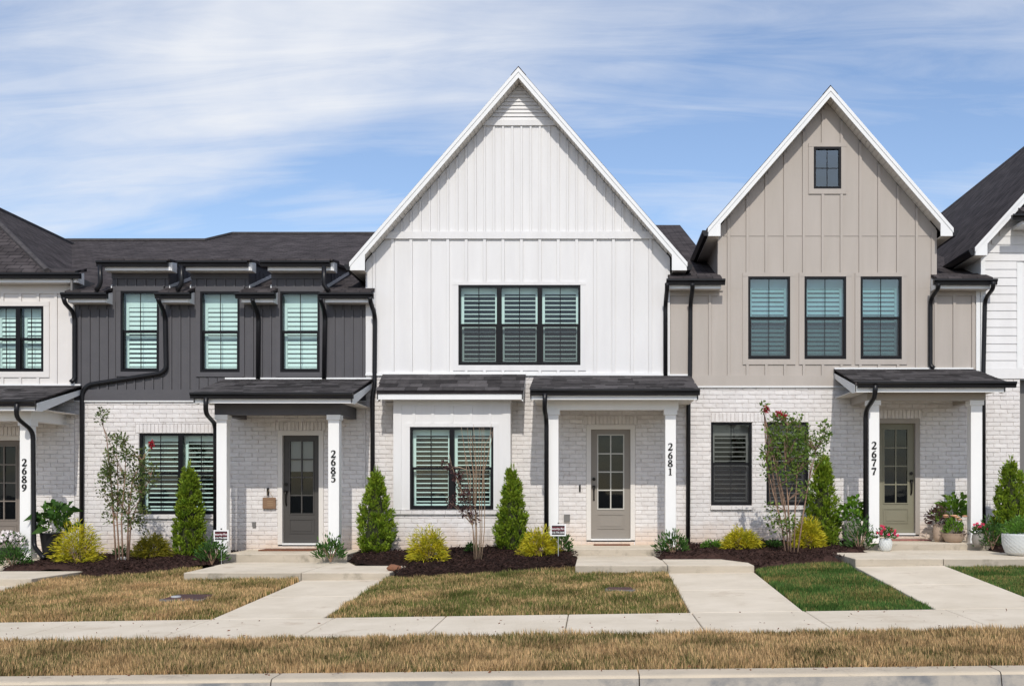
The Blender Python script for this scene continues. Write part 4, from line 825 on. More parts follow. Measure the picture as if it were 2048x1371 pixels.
def arborvitae(px, d, top, wpx, label, seed, lean=0.0, base=None):
    x, y, z = ground_root(px, d, BED-.02)
    if base is not None: z = base
    H = Z(top, d)-z; Rm = wpx/2*(D-d)/F
    t = thing('arborvitae', label, 'shrub', (x, y, z), 'arborvitae cones along the house walls')
    MB().tube([(x, y, z-.05), (x, y, z+H*.5), (x, y, z+H*.85)], [.03, .02, .008], 6).build('trunk', M['bark'], t)
    rr = np.random.default_rng(seed); nc = 330; hc = rr.uniform(.0, .96, nc)**1.15; ac = rr.uniform(0, 2*np.pi, nc)
    prof = lambda q: np.where(q < .22, .82+q*.82, np.clip(1-((q-.22)/.80), 0, 1)**.78)
    rc = Rm*np.clip(prof(hc), .06, 1)*(rr.uniform(.62, 1.02, nc)+.10*np.sin(ac*2+seed+hc*5)); P_, D_ = [], []
    for q in range(nc):
        k = 34; c = np.array([rc[q]*np.cos(ac[q])+lean*hc[q], rc[q]*np.sin(ac[q]), .03+hc[q]*H*.93]); ax = np.array([np.cos(ac[q])*.6, np.sin(ac[q])*.6, 1.0])+rr.normal(size=3)*.22; ax /= np.linalg.norm(ax)
        fan = np.cross(ax, [np.cos(ac[q]+rr.normal()*.8), np.sin(ac[q]+rr.normal()*.8), .1]); tt = rr.uniform(-.5, 1, k); ww = rr.normal(size=k)*(.30*(1-tt*.6))
        P_.append(c+ax*(tt*.085)[:, None]+fan*(ww*.10)[:, None]+rr.normal(size=(k, 3))*.008); D_.append(ax*1.0+fan*(ww*1.6)[:, None]+rr.normal(size=(k, 3))*.25)
    p = np.concatenate(P_); dr_ = np.concatenate(D_); n = len(p); p[:, 2] = np.maximum(p[:, 2], .01)
    leaf_mesh('foliage', p, dr_, rr.uniform(.035, .075, n), rr.uniform(.014, .028, n), M['arbor'], t)
    k = 60; aa = rr.uniform(0, 2*np.pi, k)                 # loose tips at the very top
    leaf_mesh('leader_tips', np.stack([.02*np.cos(aa), .02*np.sin(aa), H*rr.uniform(.86, 1.0, k)], 1), np.stack([.3*np.cos(aa), .3*np.sin(aa), np.ones(k)], 1), rr.uniform(.06, .11, k), .012, M['arbor'], t)
    MB().lathe([(Rm*.50, .0), (Rm*.62, H*.15), (Rm*.46, H*.45), (Rm*.24, H*.70), (Rm*.05, H*.86)], (x, y, z+.03), 10).build('core_cone', M['core'], t)  # solid dark cone put inside to block the view through the foliage
    return t
def mound(name, label, px, d, wpx, hpx, m, n, L, Wd, up=.35, group=None, seed=1, droop=0., dz=0, cat='shrub', squashy=.8, spiky=.25, stems=True):
    x, y, z = ground_root(px, d, BED-.02+dz); rx = wpx/2*(D-d)/F; H = hpx*(D-d)/F; rr = np.random.default_rng(seed)
    t = thing(name, label, cat, (x, y, z), group)
    u = unit(rr.normal(size=(n, 3))); u[:, 2] = np.abs(u[:, 2]); q = rr.uniform(.35, 1, n)**.5; an = np.arctan2(u[:, 1], u[:, 0])
    q = q*(1+.16*np.sin(an*3+seed)+.13*np.sin(an*5+u[:, 2]*6+seed*3)+rr.normal(size=n)*.05)
    Lm = (L[0]+L[1])/2; p = np.stack([u[:, 0]*q*max(rx-Lm*.5, .03), u[:, 1]*q*max(rx-Lm*.5, .03)*squashy, .02+u[:, 2]*q*max(H-Lm*.6, .03)], 1)
    dd = u*np.array([1, 1, .7])+np.array([0, 0, up])+rr.normal(size=(n, 3))*spiky
    leaf_mesh('foliage', p, dd, rr.uniform(L[0], L[1], n), rr.uniform(Wd[0], Wd[1], n), M[m], t, bend=droop)
    if stems:
        mb = MB()
        for i in range(7):
            a = i*.9+seed; mb.tube([(x, y, z-.04), (x+rx*.3*math.cos(a), y+rx*.25*math.sin(a), z+H*.35), (x+rx*.55*math.cos(a), y+rx*.45*math.sin(a), z+H*.6)], [.010, .007, .004], 5)
        mb.build('stems', M['bark'], t)
    return t
# arborvitae
arborvitae(378, .75, 926, 62, 'narrow green arborvitae in front of the twin shuttered window beside the column of 2685', 3)
arborvitae(752, .80, 938, 68, 'green arborvitae between the charcoal house and the white bay window', 5)
arborvitae(1025, .75, 931, 62, 'green arborvitae between the white bay window and the porch of 2681', 8)
arborvitae(1645, .85, 904, 64, 'bright green arborvitae beside the crape myrtle and the porch of 2677', 12)
arborvitae(2022, 1.0, 915, 78, 'broad green arborvitae at the right edge behind the white bowl planter', 17)
# golden thread cypress
G = 'golden cypress shrubs in the mulch beds'
gold = dict(n=2600, L=(.06, .15), Wd=(.008, .018), up=.35, group=G, droop=.22, spiky=.38)
mound('golden_cypress', 'largest golden cypress shrub, beside the black planter of 2689', 155, 1.75, 96, 78, 'golden', seed=2, **gold)
mound('golden_cypress', 'golden cypress shrub in front of the left half of the bay window', 857, 2.35, 82, 66, 'golden', seed=4, **gold)
mound('golden_cypress', 'golden cypress shrub just left of the yard sign by the porch of 2681', 1078, 2.0, 80, 54, 'golden', seed=6, **gold)
mound('golden_cypress', 'low golden cypress shrub below the left window of 2677', 1481, 1.5, 78, 42, 'golden', seed=9, **gold)
mound('golden_cypress', 'golden cypress shrub between the crape myrtle and the arborvitae of 2677', 1617, 1.35, 68, 58, 'golden', seed=13, **gold)
mound('golden_cypress', 'greenish yellow cypress shrub beside the crape myrtle of 2685', 305, 1.1, 74, 46, 'golden_g', seed=15, **gold)
# dark evergreen laurels
lau = dict(n=520, L=(.05, .10), Wd=(.018, .034), up=.75, spiky=.3, group='dark green laurel shrubs')
mound('laurel_shrub', 'dark green laurel shrub under the yard sign of 2685', 424, 1.95, 66, 46, 'laurel', seed=21, **lau)
mound('laurel_shrub', 'open laurel shrub at the foot of the right-hand column of 2685', 661, 1.85, 66, 44, 'laurel', seed=22, **lau)
mound('laurel_shrub', 'dark laurel shrub behind the yard sign of 2681', 1120, 1.55, 56, 46, 'laurel', seed=23, **lau)
mound('laurel_shrub', 'laurel shrub at the foot of the column numbered 2681', 1346, 1.75, 72, 42, 'laurel', seed=24, **lau)
mound('laurel_shrub', 'leggy laurel shrub at the foot of the column numbered 2677', 1718, 1.7, 78, 62, 'laurel', seed=25, **lau)
mound('laurel_shrub', 'dark green shrub at the foot of the column numbered 2689', 25, 1.95, 74, 42, 'laurel', seed=26, n=900, L=(.04, .08), Wd=(.014, .026), up=.5, group='dark green laurel shrubs')
low = dict(n=330, L=(.04, .08), Wd=(.014, .026), up=.3, group='low green shrubs near the walls', stems=False)
mound('low_shrub', 'small dark shrub behind the crape myrtle stems of 2685', 244, .7, 40, 22, 'laurel', seed=31, **low)
mound('low_shrub', 'small round dark shrub against the wall below the bay window', 944, 1.2, 32, 20, 'laurel', seed=32, **low)
mound('low_shrub', 'low bright green shrub left of the golden cypress below the windows of 2677', 1424, 1.3, 52, 18, 'bright', seed=33, **low)
mound('low_shrub', 'flat dark shrub between the golden cypress and the crape myrtle of 2677', 1543, 1.3, 44, 16, 'laurel', seed=34, **low)
mound('low_shrub', 'loose green shrub between the right column of 2677 and the white bowl planter', 1985, 1.75, 70, 54, 'laurel', seed=35, n=700, L=(.05, .09), Wd=(.02, .035), up=.6)

def crape(label, px, d, stems, clumps, leafm, barkm, seed, blooms=(), nleaf=60, lsize=(.035, .07), group='crape myrtles in front of the houses', crad=.11, sr=.016):
    """stems: pixel polylines from the ground up; clumps: (px,py,count-factor) leaf tufts"""
    x, y, z = ground_root(px, d, BED-.03); t = thing('crape_myrtle', label, 'tree', (x, y, z), group); rr = random.Random(seed); rn = np.random.default_rng(seed)
    ends = []
    for i, st in enumerate(stems):
        off = rr.uniform(-.16, .16); pts = []
        for j, (a, b) in enumerate(st):
            f = j/(len(st)-1); dd = d+off*f+(0 if j else rr.uniform(-.04, .04)); pts.append((X(a, dd), -dd, z-.05 if (j == 0 and b > 1090) else Z(b, dd)))
        k = len(pts); rad = [sr*(1-.72*j/(k-1)) for j in range(k)]
        MB().tube(smooth_path(pts, 2, .3) if False else pts, rad, 6).build('trunk', M[barkm], t, smooth=True); ends.append(pts)
    br = MB(); P = []; Dv = []
    for (a, b, c) in clumps:
        dd = d+rr.uniform(-.22, .22); cpt = Vector((X(a, dd), -dd, Z(b, dd)))
        best = min((Vector(p) for st in ends for p in st[1:] if p[2] < cpt.z+.02), key=lambda p: (p-cpt).length, default=Vector(ends[0][-1]))
        mid = (best+cpt)/2+Vector((0, 0, .03)); br.tube([best, mid, cpt], [.006, .0045, .0025], 5)
        n = int(nleaf*c); u = unit(rn.normal(size=(n, 3))); q = rn.uniform(.1, 1, n)**.6
        P.append(np.array(cpt-Vector((x, y, z)))+u*(q*crad)[:, None]*np.array([1, 1, 1.15])); Dv.append(u+np.array([0, 0, .25])+rn.normal(size=(n, 3))*.4)
    br.build('branches', M[barkm], t)
    P = np.concatenate(P); Dv = np.concatenate(Dv); leaf_mesh('crown', P, Dv, rn.uniform(*lsize, len(P)), rn.uniform(lsize[0]*.5, lsize[1]*.52, len(P)), M[leafm], t)
    for (a, b) in blooms:
        n = 120; c = np.array([X(a, d), -d, Z(b, d)])-np.array([x, y, z]); u = unit(rn.normal(size=(n, 3)))
        leaf_mesh('bloom', c+u*rn.uniform(0, .055, n)[:, None]*np.array([1, 1, 1.2]), u, .03, .025, M['red'], t)
    return t
rr = random.Random(5)
cl = []
for (a, b, w_, n_) in ((205, 850, 8, 3), (232, 880, 16, 6), (222, 910, 26, 8), (255, 905, 18, 6), (215, 940, 22, 8), (250, 945, 30, 9), (285, 925, 18, 7), (300, 955, 18, 6), (215, 985, 20, 7), (262, 985, 26, 8), (230, 1022, 22, 7), (268, 1025, 26, 7), (292, 1040, 14, 4), (240, 968, 26, 6), (285, 990, 14, 4)):
    for _ in range(n_): cl.append((a+rr.gauss(0, w_*.55), b+rr.gauss(0, 11), 1))
crape('slender multi-stemmed crape myrtle in front of the wall of 2685, one red bloom', 245, 1.75, [[(233, 1128), (228, 1050), (222, 960), (214, 880), (206, 852)], [(240, 1130), (234, 1040), (236, 960), (232, 875)], [(246, 1130), (243, 1040), (250, 950), (252, 890)], [(254, 1127), (257, 1030), (265, 960), (285, 920), (303, 890)], [(256, 1127), (262, 1040), (285, 985), (302, 950)]], cl, 'crape', 'bark', 41, blooms=((303, 888),), nleaf=30, lsize=(.04, .075), crad=.085)
cl = []
for (a, b, w_, n_) in ((1530, 825, 4, 2), (1560, 835, 16, 8), (1590, 850, 24, 12), (1555, 870, 24, 14), (1590, 885, 30, 18), (1560, 905, 24, 14), (1600, 915, 26, 15), (1575, 935, 26, 12), (1615, 875, 16, 8), (1640, 880, 14, 8), (1650, 860, 10, 5), (1530, 915, 9, 4), (1534, 945, 7, 3), (1625, 915, 14, 6), (1610, 975, 8, 5), (1560, 1035, 18, 7), (1580, 1045, 16, 6), (1545, 1032, 10, 3), (1575, 960, 12, 4)):
    for _ in range(n_): cl.append((a+rr.gauss(0, w_*.55), b+rr.gauss(0, 11), 1))
crape('leafy crape myrtle with red blooms in front of the right window of 2677', 1590, 2.1, [[(1572, 1108), (1562, 1040), (1545, 980), (1532, 920), (1528, 825)], [(1578, 1110), (1570, 1020), (1556, 940), (1552, 850)], [(1582, 1110), (1576, 1000), (1570, 930), (1575, 850)], [(1588, 1112), (1590, 1020), (1594, 950), (1600, 860)], [(1594, 1108), (1606, 1030), (1618, 960), (1632, 900), (1650, 858)]], cl, 'crape2', 'bark', 43, blooms=((1532, 818), (1557, 828), (1567, 832)), nleaf=17, lsize=(.045, .085), crad=.095)
cl = []
for (a, b, w_, n_) in ((900, 935, 6, 3), (915, 955, 12, 6), (925, 985, 16, 7), (935, 1012, 14, 6), (945, 1030, 12, 4), (905, 1000, 8, 2)):
    for _ in range(n_): cl.append((a+rr.gauss(0, w_*.5), b+rr.gauss(0, 9), 1))
stm = [[(955, 1118), (945, 1050), (925, 990), (903, 930), (898, 905)]]
for i in range(6):
    bx = 949+i*2.6; j = lambda q: rr.uniform(-q, q); stm.append([(bx, 1118), (bx-2+i*1.4+j(2), 1060), (942+i*5.4+j(3), 1000), (940+i*6+j(4), 950), (934+i*8+j(5), 905), (926+i*11.5+j(6), 858+j(12))])
    stm.append([(942+i*5.4, 1000+j(8)), (938+i*7+j(6), 940+j(10)), (931+i*10+j(8), 885+j(10)), (924+i*13+j(9), 862+j(10))])
crape('half-dead crape myrtle with bare tan stems in front of the bay window', 956, 2.3, stm, cl, 'purple', 'bark_dry', 47, nleaf=24, lsize=(.035, .07), crad=.075, sr=.0095)

# ------------------------------------------------------------------ potted plants
def flowers(t, c, rad, n, m, size, seed, up=0.0):
    rn = np.random.default_rng(seed); o = ORG[t.name]; P = []; Q = []
    for i in range(n):
        u = unit(rn.normal(size=(1, 3)))[0]; u[2] = abs(u[2]); p = np.array(c)+u*np.array(rad)*rn.uniform(.7, 1.05)
        a = rn.uniform(0, 6.28)
        for k in range(6): ang = a+k*1.047; P.append(p-np.array(o)); Q.append((math.cos(ang), -.55+.3*math.sin(ang), math.sin(ang)))
    leaf_mesh('blooms', np.array(P), np.array(Q), size, size*.8, M[m], t, kind='stuff')
def potted(name, label, px, d, z, pot, potm, group=None, ribs=None):
    x = X(px, d); t = thing(name, label, 'potted plant', (x, -d, z), group); p = MB().lathe(pot, (x, -d, z), 28).build('pot', M[potm], t, smooth=True)
    r_, h_ = pot[-1]; MB().lathe([(pot[-2][0]*.9, -.04), (pot[-2][0]*.88, -.035)], (x, -d, z+pot[-2][1]), 20).build('potting_soil', M['mulch'], t)
    if ribs:                                           # raised diamond lattice on the glaze
        mb = MB(); zs = [q for q in pot if q[1] > .01][:-1]
        def rad(zz):
            for (r0, z0), (r1, z1) in zip(pot, pot[1:]):
                if z0 <= zz <= z1 and z1 > z0: return r0+(r1-r0)*(zz-z0)/(z1-z0)
            return pot[-1][0]
        top = zs[-1][1]-.02
        for k in range(ribs):
            for sg in (-1, 1):
                pts = []
                for j in range(9):
                    zz = .02+(top-.02)*j/8; a = 2*math.pi*k/ribs+sg*j/8*1.3; r0 = rad(zz)+.001; pts.append((x+r0*math.cos(a), -d+r0*math.sin(a), z+zz))
                mb.tube(pts, .0035, 4)
        mb.build('pot_lattice', M[potm], p)
    return t, x
def tuft(t, c, rad, n, m, L, Wd, seed, up=.5, name='foliage', droop=.15):
    rn = np.random.default_rng(seed); u = unit(rn.normal(size=(n, 3))); u[:, 2] = np.abs(u[:, 2]); q = rn.uniform(.25, 1, n)**.6
    leaf_mesh(name, np.array(c)-np.array(ORG[t.name])+u*q[:, None]*np.array(rad), u+np.array([0, 0, up])+rn.normal(size=(n, 3))*.35, rn.uniform(*L, n), rn.uniform(*Wd, n), M[m], t, bend=droop)
U7 = UNITS['2677']
urn = [(.055, 0), (.085, .03), (.108, .10), (.108, .16), (.092, .215), (.092, .225), (.075, .215)]
t, x = potted('potted_vinca', 'pink vinca in a ribbed white pot on the landing left of the steps of 2677', 1771, 1.85, U7['land']-.002, urn, 'pot_w', 'pink flowers in pots at 2677', ribs=14); tuft(t, (x, -1.85, U7['land']+.22), (.17, .15, .20), 170, 'laurel', (.05, .085), (.025, .04), 3); flowers(t, (x+.01, -1.88, U7['land']+.25), (.21, .14, .19), 20, 'pink', .034, 4)
t, x = potted('potted_vinca', 'pink vinca in a grey pot at the foot of the right column of 2677', 1957, 1.72, gz(X(1957, 1.72), 1.72)+.03, [(.07, 0), (.10, .05), (.115, .12), (.105, .19), (.09, .215), (.09, .225), (.07, .215)], 'pot_g', 'pink flowers in pots at 2677'); z_ = ORG[t.name].z; tuft(t, (x, -1.72, z_+.21), (.13, .12, .14), 130, 'laurel', (.05, .08), (.025, .035), 5); flowers(t, (x-.02, -1.76, z_+.26), (.16, .10, .14), 13, 'pink', .034, 6)
t, x = potted('bowl_planter', 'low tan bowl with flat peach blooms on the porch of 2677', 1907, 1.1, U7['slab'], [(.11, 0), (.15, .03), (.19, .11), (.20, .155), (.205, .16), (.19, .16)], 'pot_t'); tuft(t, (x, -1.1, U7['slab']+.16), (.16, .14, .30), 150, 'hydr', (.07, .12), (.025, .045), 7, up=1.0)
rn = np.random.default_rng(3)
for i in range(7):
    a, b = rn.uniform(-.19, .20), rn.uniform(-.1, .08); MB().lathe([(.01, 0), (.05, .012), (.05, .024), (.02, .034)], (x+a, -1.1+b, U7['slab']+.44+rn.uniform(-.05, .04)), 10).build('bloom_head', M['peach'], t, smooth=True)
tuft(t, (x+.06, -1.2, U7['slab']+.13), (.16, .09, .07), 120, 'burg', (.03, .06), (.012, .02), 9, name='trailing_foliage', droop=.5)
t, x = potted('tall_planter', 'burgundy foliage in a tall tan vase on the porch of 2677', 1880, .85, U7['slab'], [(.085, 0), (.11, .08), (.125, .18), (.12, .27), (.105, .31), (.105, .32), (.09, .31)], 'pot_t'); tuft(t, (x-.04, -.85, U7['slab']+.32), (.22, .18, .34), 420, 'burg', (.04, .08), (.018, .034), 10, up=.2, droop=.3)
t, x = potted('hydrangea_pot', 'broad-leaved hydrangea behind the bowl by the right column of 2677', 1908, .5, U7['slab'], [(.12, 0), (.15, .12), (.17, .30), (.175, .32), (.16, .32)], 'pot_g'); tuft(t, (x, -.5, U7['slab']+.42), (.34, .22, .42), 190, 'hydr', (.12, .19), (.08, .12), 11, up=.15, droop=.3)
t, x = potted('hydrangea_pot', 'broad-leaved hydrangea in a grey pot left of the column numbered 2677', 1704, .95, gz(X(1704, .95), .95)+.03, [(.13, 0), (.16, .14), (.18, .32), (.185, .34), (.17, .34)], 'pot_g'); z_ = ORG[t.name].z; tuft(t, (x, -.95, z_+.42), (.25, .2, .40), 170, 'hydr', (.11, .18), (.075, .11), 12, up=.15, droop=.3)
t, x = potted('bowl_planter', 'large white lattice bowl planter with a green shrub at the right edge', 2046, 3.0, U7['land']-.002, [(.20, 0), (.27, .05), (.315, .18), (.325, .33), (.325, .35), (.30, .35), (.295, .33)], 'pot_w', ribs=26); tuft(t, (x, -3.0, U7['land']+.33), (.30, .28, .28), 900, 'bright', (.05, .10), (.012, .024), 13, up=.5)
zp = UNITS['2689']['slab']; t, x = potted('tall_planter', 'tall black planter of large-leaved plants on the porch of 2689', 103, 1.05, zp, [(.13, 0), (.16, .2), (.19, .44), (.20, .46), (.18, .46)], 'pot_k'); tuft(t, (x+.06, -1.05, zp+.46), (.33, .25, .52), 90, 'laurel', (.20, .32), (.10, .15), 14, up=.5, droop=.35); tuft(t, (x, -1.05, zp+.45), (.30, .24, .55), 260, 'hydr', (.06, .11), (.03, .05), 15, up=.6); flowers(t, (x+.03, -1.15, zp+.45), (.30, .15, .32), 26, 'whitefl', .03, 16)
t, x = potted('potted_flowers', 'white blooming flowers in a dark pot beside the door of 2689', 20, 1.38, zp, [(.12, 0), (.16, .12), (.17, .20), (.175, .21), (.16, .21)], 'pot_k'); tuft(t, (x, -1.38, zp+.26), (.30, .12, .22), 240, 'laurel', (.05, .09), (.025, .04), 17); flowers(t, (x, -1.42, zp+.27), (.32, .12, .23), 60, 'whitefl', .042, 18)

# ------------------------------------------------------------------ small things
def mesh_text(txt, size, x, y, z, m, parent, name='lettering', bold=.0):
    c = bpy.data.curves.new('t', 'FONT'); c.body = txt; c.size = size; c.align_x = 'CENTER'; c.align_y = 'CENTER'; c.offset = bold; ob = bpy.data.objects.new('t', c); COL.objects.link(ob); bpy.context.view_layer.update()
    me = bpy.data.meshes.new_from_object(ob.evaluated_get(bpy.context.evaluated_depsgraph_get())); bpy.data.objects.remove(ob); o = org(parent)
    for v in me.vertices: v.co = Vector((v.co.x+x-o.x, y-o.y, v.co.y+z-o.z))
    me.materials.clear(); return link(name, me, M[m], parent)
def yard_sign(px, py0, py1, pxw, d, label):
    x = X(px, d); z0, z1 = Z(py1, d), Z(py0, d); w = pxw*(D-d)/F/2; g = gz(x, d)
    t = thing('yard_sign', label, 'sign', (x, -d, g), 'yard signs'); MB().tube([(x, -d+.006, g-.08), (x, -d+.006, z1+.02)], .006, 6).build('stake', M['sign_p'], t)
    MB().box(x-w, x+w, -d-.008, -d, z0, z1).build('board', M['sign_w'], t); b = .022; MB().box(x-w+b, x+w-b, -d-.011, -d-.008, z0+b, z1-b).build('printed_panel', M['sign_k'], t)
    h_ = z1-z0; MB().box(x-w+b, x+w-b, -d-.0125, -d-.011, z0+h_*.42, z0+h_*.80).build('red_band', M['sign_r'], t)
    MB().tube([(x, -d-.014, z1+.018), (x, -d+.02, z1+.018)], .011, 10).build('clip', M['gold'], t)
    mesh_text('Security First', .046, x, -d-.0135, z0+h_*.61, 'sign_w', t, bold=.0008); mesh_text('615-776-2600', .040, x, -d-.0135, z0+h_*.29, 'sign_w', t, bold=.0008)
yard_sign(442.5, 1059, 1081.5, 30, 1.98, 'small security yard sign in front of the left column of 2685')
yard_sign(1116.5, 1047.5, 1071, 31, 2.2, 'small security yard sign between golden cypress and porch of 2681')
# hanging plaque
x, z = X(539, .06), Z(1017, .06); t = thing('hanging_plaque', 'brown wooden plaque hung on twine beside the charcoal door', 'plaque', (x, -.05, z))
a, b, c, e = X(525, .06), X(551.5, .06), Z(1017, .06), Z(994, .06); o = MB().box(a, b, -.065, -.04, c, e).build('board', M['plaque'], t); bv = o.modifiers.new('bevel', 'BEVEL'); bv.width = .012; bv.segments = 2
MB().tube([(a+.06, -.055, e-.01), (X(537, .06), -.055, Z(979, .06)), (b-.05, -.055, e-.01)], .004, 5).build('twine', M['string'], t)
for i in range(3): MB().box(a+.09, b-.05, -.0662, -.0648, c+.06+i*.04, c+.066+i*.04).build('carved_line', M['string'], t)
# door mats
def doormat(label, px0, px1, d0, d1, zt, m): 
    o = MB().box(X(px0, d0), X(px1, d0), -d1, -d0, zt, zt+.022).build('doormat', M[m], label=label, cat='doormat'); bv = o.modifiers.new('bevel', 'BEVEL'); bv.width = .008
doormat('rust brown coir mat in front of the charcoal door', 531, 636, .16, .62, UNITS['2685']['slab'], 'mat_rust')
doormat('thin brown mat in front of the grey door', 1187, 1260, .12, .32, UNITS['2681']['slab'], 'mat_rust')
doormat('faded red mat in front of the olive door', 1768, 1850, .12, .55, UNITS['2677']['slab'], 'mat_red')
for k, (a, b) in {'2685': (560, 643), '2681': (1172, 1270), '2677': (1757, 1838)}.items():
    n = 7; xa, xb = X(a), X(b)
    for i in range(n): MB().box(xa+(xb-xa)*i/n+.003, xa+(xb-xa)*(i+1)/n-.003, -.075, -.001, UNITS[k]['slab']-.01, UNITS[k]['slab']+.052).build('threshold_brick', M['brick'], kind='structure') if False else None
# meter lids in the lawns
def lid(label, px, py, w, l, cap):
    x, d = ground_at(px, py); z = gz(x, d); t = thing('meter_lid', label, 'utility cover', (x, -d, z-.03), 'utility covers in the lawn')
    o = MB().xy([(x-w, -d-l), (x+w, -d-l), (x+w, -d+l), (x-w, -d+l)], lambda p, q: z+.022+.02*(q+d), lambda p, q: z-.05).build('cover', M['paver'], t); bv = o.modifiers.new('bevel', 'BEVEL'); bv.width = .012
    MB().xy([(x-w-.03, -d-l-.03), (x+w+.03, -d-l-.03), (x+w+.03, -d+l+.03), (x-w-.03, -d+l+.03)], lambda p, q: z+.008, lambda p, q: z-.06).build('rim', M['greybox'], t)
    if cap: MB().lathe([(.065, 0), (.065, .016), (.055, .02)], (x-w*.55, -d-l*.35, z+.018), 16).build('cap', M['lidgrey'], t)
    return x, d
LIDS = [lid('reddish plastic meter cover with a pale cap in the dry lawn', 378, 1195, .25, .26, True), lid('brown meter cover half grown over in the centre lawn', 1240, 1178, .17, .11, False)]
# stones
def stone(label, px, py, r_, sd_, m='stone', flat=.7):
    x, d = ground_at(px, py); rg = random.Random(sd_); bm = bmesh.new(); bmesh.ops.create_icosphere(bm, subdivisions=2, radius=r_)
    for v in bm.verts: v.co = Vector((v.co.x*1.25, v.co.y, v.co.z*flat))*rg.uniform(.82, 1.12)
    me = bpy.data.meshes.new('rock'); bm.to_mesh(me); bm.free(); link('rock', me, M[m], None, (x, -d, gz(x, d)+BED+r_*flat*.4), label=label, cat='rock')
stone('white rock in the mulch beside the golden cypress below the bay', 879, 1113, .075, 1); stone('pale rock between the crape myrtle stems of 2685', 245, 1124, .07, 2)
stone('reddish clay clod at the end of the landing of 2685', 788, 1143, .09, 3, 'red_clay')

# ------------------------------------------------------------------ mulch beds
def inside(poly, px, py):
    r_ = np.zeros(len(px), bool); n = len(poly)
    for i in range(n):
        x0_, y0_ = poly[i]; x1_, y1_ = poly[(i+1) % n]; c = ((y0_ > py) != (y1_ > py)); 
        with np.errstate(divide='ignore', invalid='ignore'): r_ ^= c & (px < (x1_-x0_)*(py-y0_)/(y1_-y0_)+x0_)
    return r_
gzv = np.vectorize(gz)
def hump(x, d): return .022*np.sin(x*2.3+d*1.7)+.016*np.sin(x*5.1-d*3.9)+.012*np.sin(x*11+d*8)
def bed(poly, label_seed):
    xs = [p[0] for p in poly]; ds = [p[1] for p in poly]; st = .06; gx = np.arange(min(xs)-st, max(xs)+st, st); gd = np.arange(min(ds)-st, max(ds)+st, st)
    XX, DD = np.meshgrid(gx, gd, indexing='ij'); xf, df = XX.ravel(), DD.ravel(); ok = inside(poly, xf, df).reshape(XX.shape); zf = (gzv(xf, df)+BED+hump(xf, df)*.8+RNG.normal(size=len(xf))*.006).reshape(XX.shape)
    # edge vertices sink into the soil
    er = ok.copy(); er[1:] &= ok[:-1]; er[:-1] &= ok[1:]; er[:, 1:] &= ok[:, :-1]; er[:, :-1] &= ok[:, 1:]; zf = np.where(er, zf, zf-.075)
    n2 = XX.shape[1]; f = []
    fok = ok[:-1, :-1] | ok[1:, :-1] | ok[:-1, 1:] | ok[1:, 1:]; fok &= (ok[:-1, :-1].astype(int)+ok[1:, :-1]+ok[:-1, 1:]+ok[1:, 1:]) >= 2
    for i, j in zip(*np.nonzero(fok)): f.append((i*n2+j, i*n2+j+1, (i+1)*n2+j+1, (i+1)*n2+j))
    me = bpy.data.meshes.new('mulch_bed'); me.from_pydata(list(zip(xf.tolist(), (-df).tolist(), zf.ravel().tolist())), [], f); bm = bmesh.new(); bm.from_mesh(me); bmesh.ops.delete(bm, geom=[v for v in bm.verts if not v.link_faces], context='VERTS'); bmesh.ops.recalc_face_normals(bm, faces=bm.faces[:]); bm.to_mesh(me); bm.free()
    link('mulch_bed', me, M['mulch'], kind='structure')
    ar = (max(xs)-min(xs))*(max(ds)-min(ds)); n = int(ar*900); px_ = rnd(n, min(xs), max(xs)); pd = rnd(n, min(ds), max(ds)); k = inside(poly, px_, pd); px_, pd = px_[k], pd[k]; n = len(px_)
    dirs = np.stack([RNG.normal(size=n), RNG.normal(size=n), np.abs(RNG.normal(size=n))*.35], 1)
    leaf_mesh('mulch_chips', np.stack([px_, -pd, gzv(px_, pd)+BED+hump(px_, pd)*.8+.004], 1), dirs, rnd(n, .03, .085), rnd(n, .010, .022), M['mulch'], kind='stuff', label='dark shredded bark mulch covering the bed '+('in front of 2685 and 2689', 'around the bay window of 2681', 'below the windows of 2677', 'right of the porch of 2677')[label_seed])
def gp(lst): return [ground_at(*p) for p in lst]
BEDS = [
    [(-9.72, .05), (-6.47, .05), (-6.47, 1.75), (-6.36, 2.1)]+gp([(472, 1117), (420, 1126), (365, 1133), (294, 1141), (235, 1147), (191, 1148), (165, 1146)])+[(-8.52, 2.3), (-9.6, 2.3), (-9.9, 2.3), (-9.9, 1.55), (-9.72, 1.55)],
    [(-4.27, .05), (-1.0, .05), (-1.0, 1.55), (-.32, 1.55), (-.32, 3.35)]+gp([(1153, 1131), (1060, 1138), (960, 1143), (870, 1149), (800, 1152)])+[(-3.11, 3.75), (-3.09, 2.33), (-3.9, 2.33), (-4.20, 1.55), (-4.27, 1.55)],
    [(1.57, .05), (4.62, .05), (4.62, 1.55), (4.53, 2.23), (3.92, 2.23), (3.92, 3.0)]+gp([(1690, 1122), (1640, 1122), (1590, 1126), (1540, 1130), (1512, 1136)])+[(2.44, 3.15), (2.09, 2.38), (1.1, 2.38), (1.05, 1.55), (1.57, 1.55)],
    [(6.97, .05), (8.6, .05), (8.6, 2.23), (6.78, 2.23), (6.78, 1.55), (6.97, 1.55)]]
for i, b in enumerate(BEDS): bed(b, i)

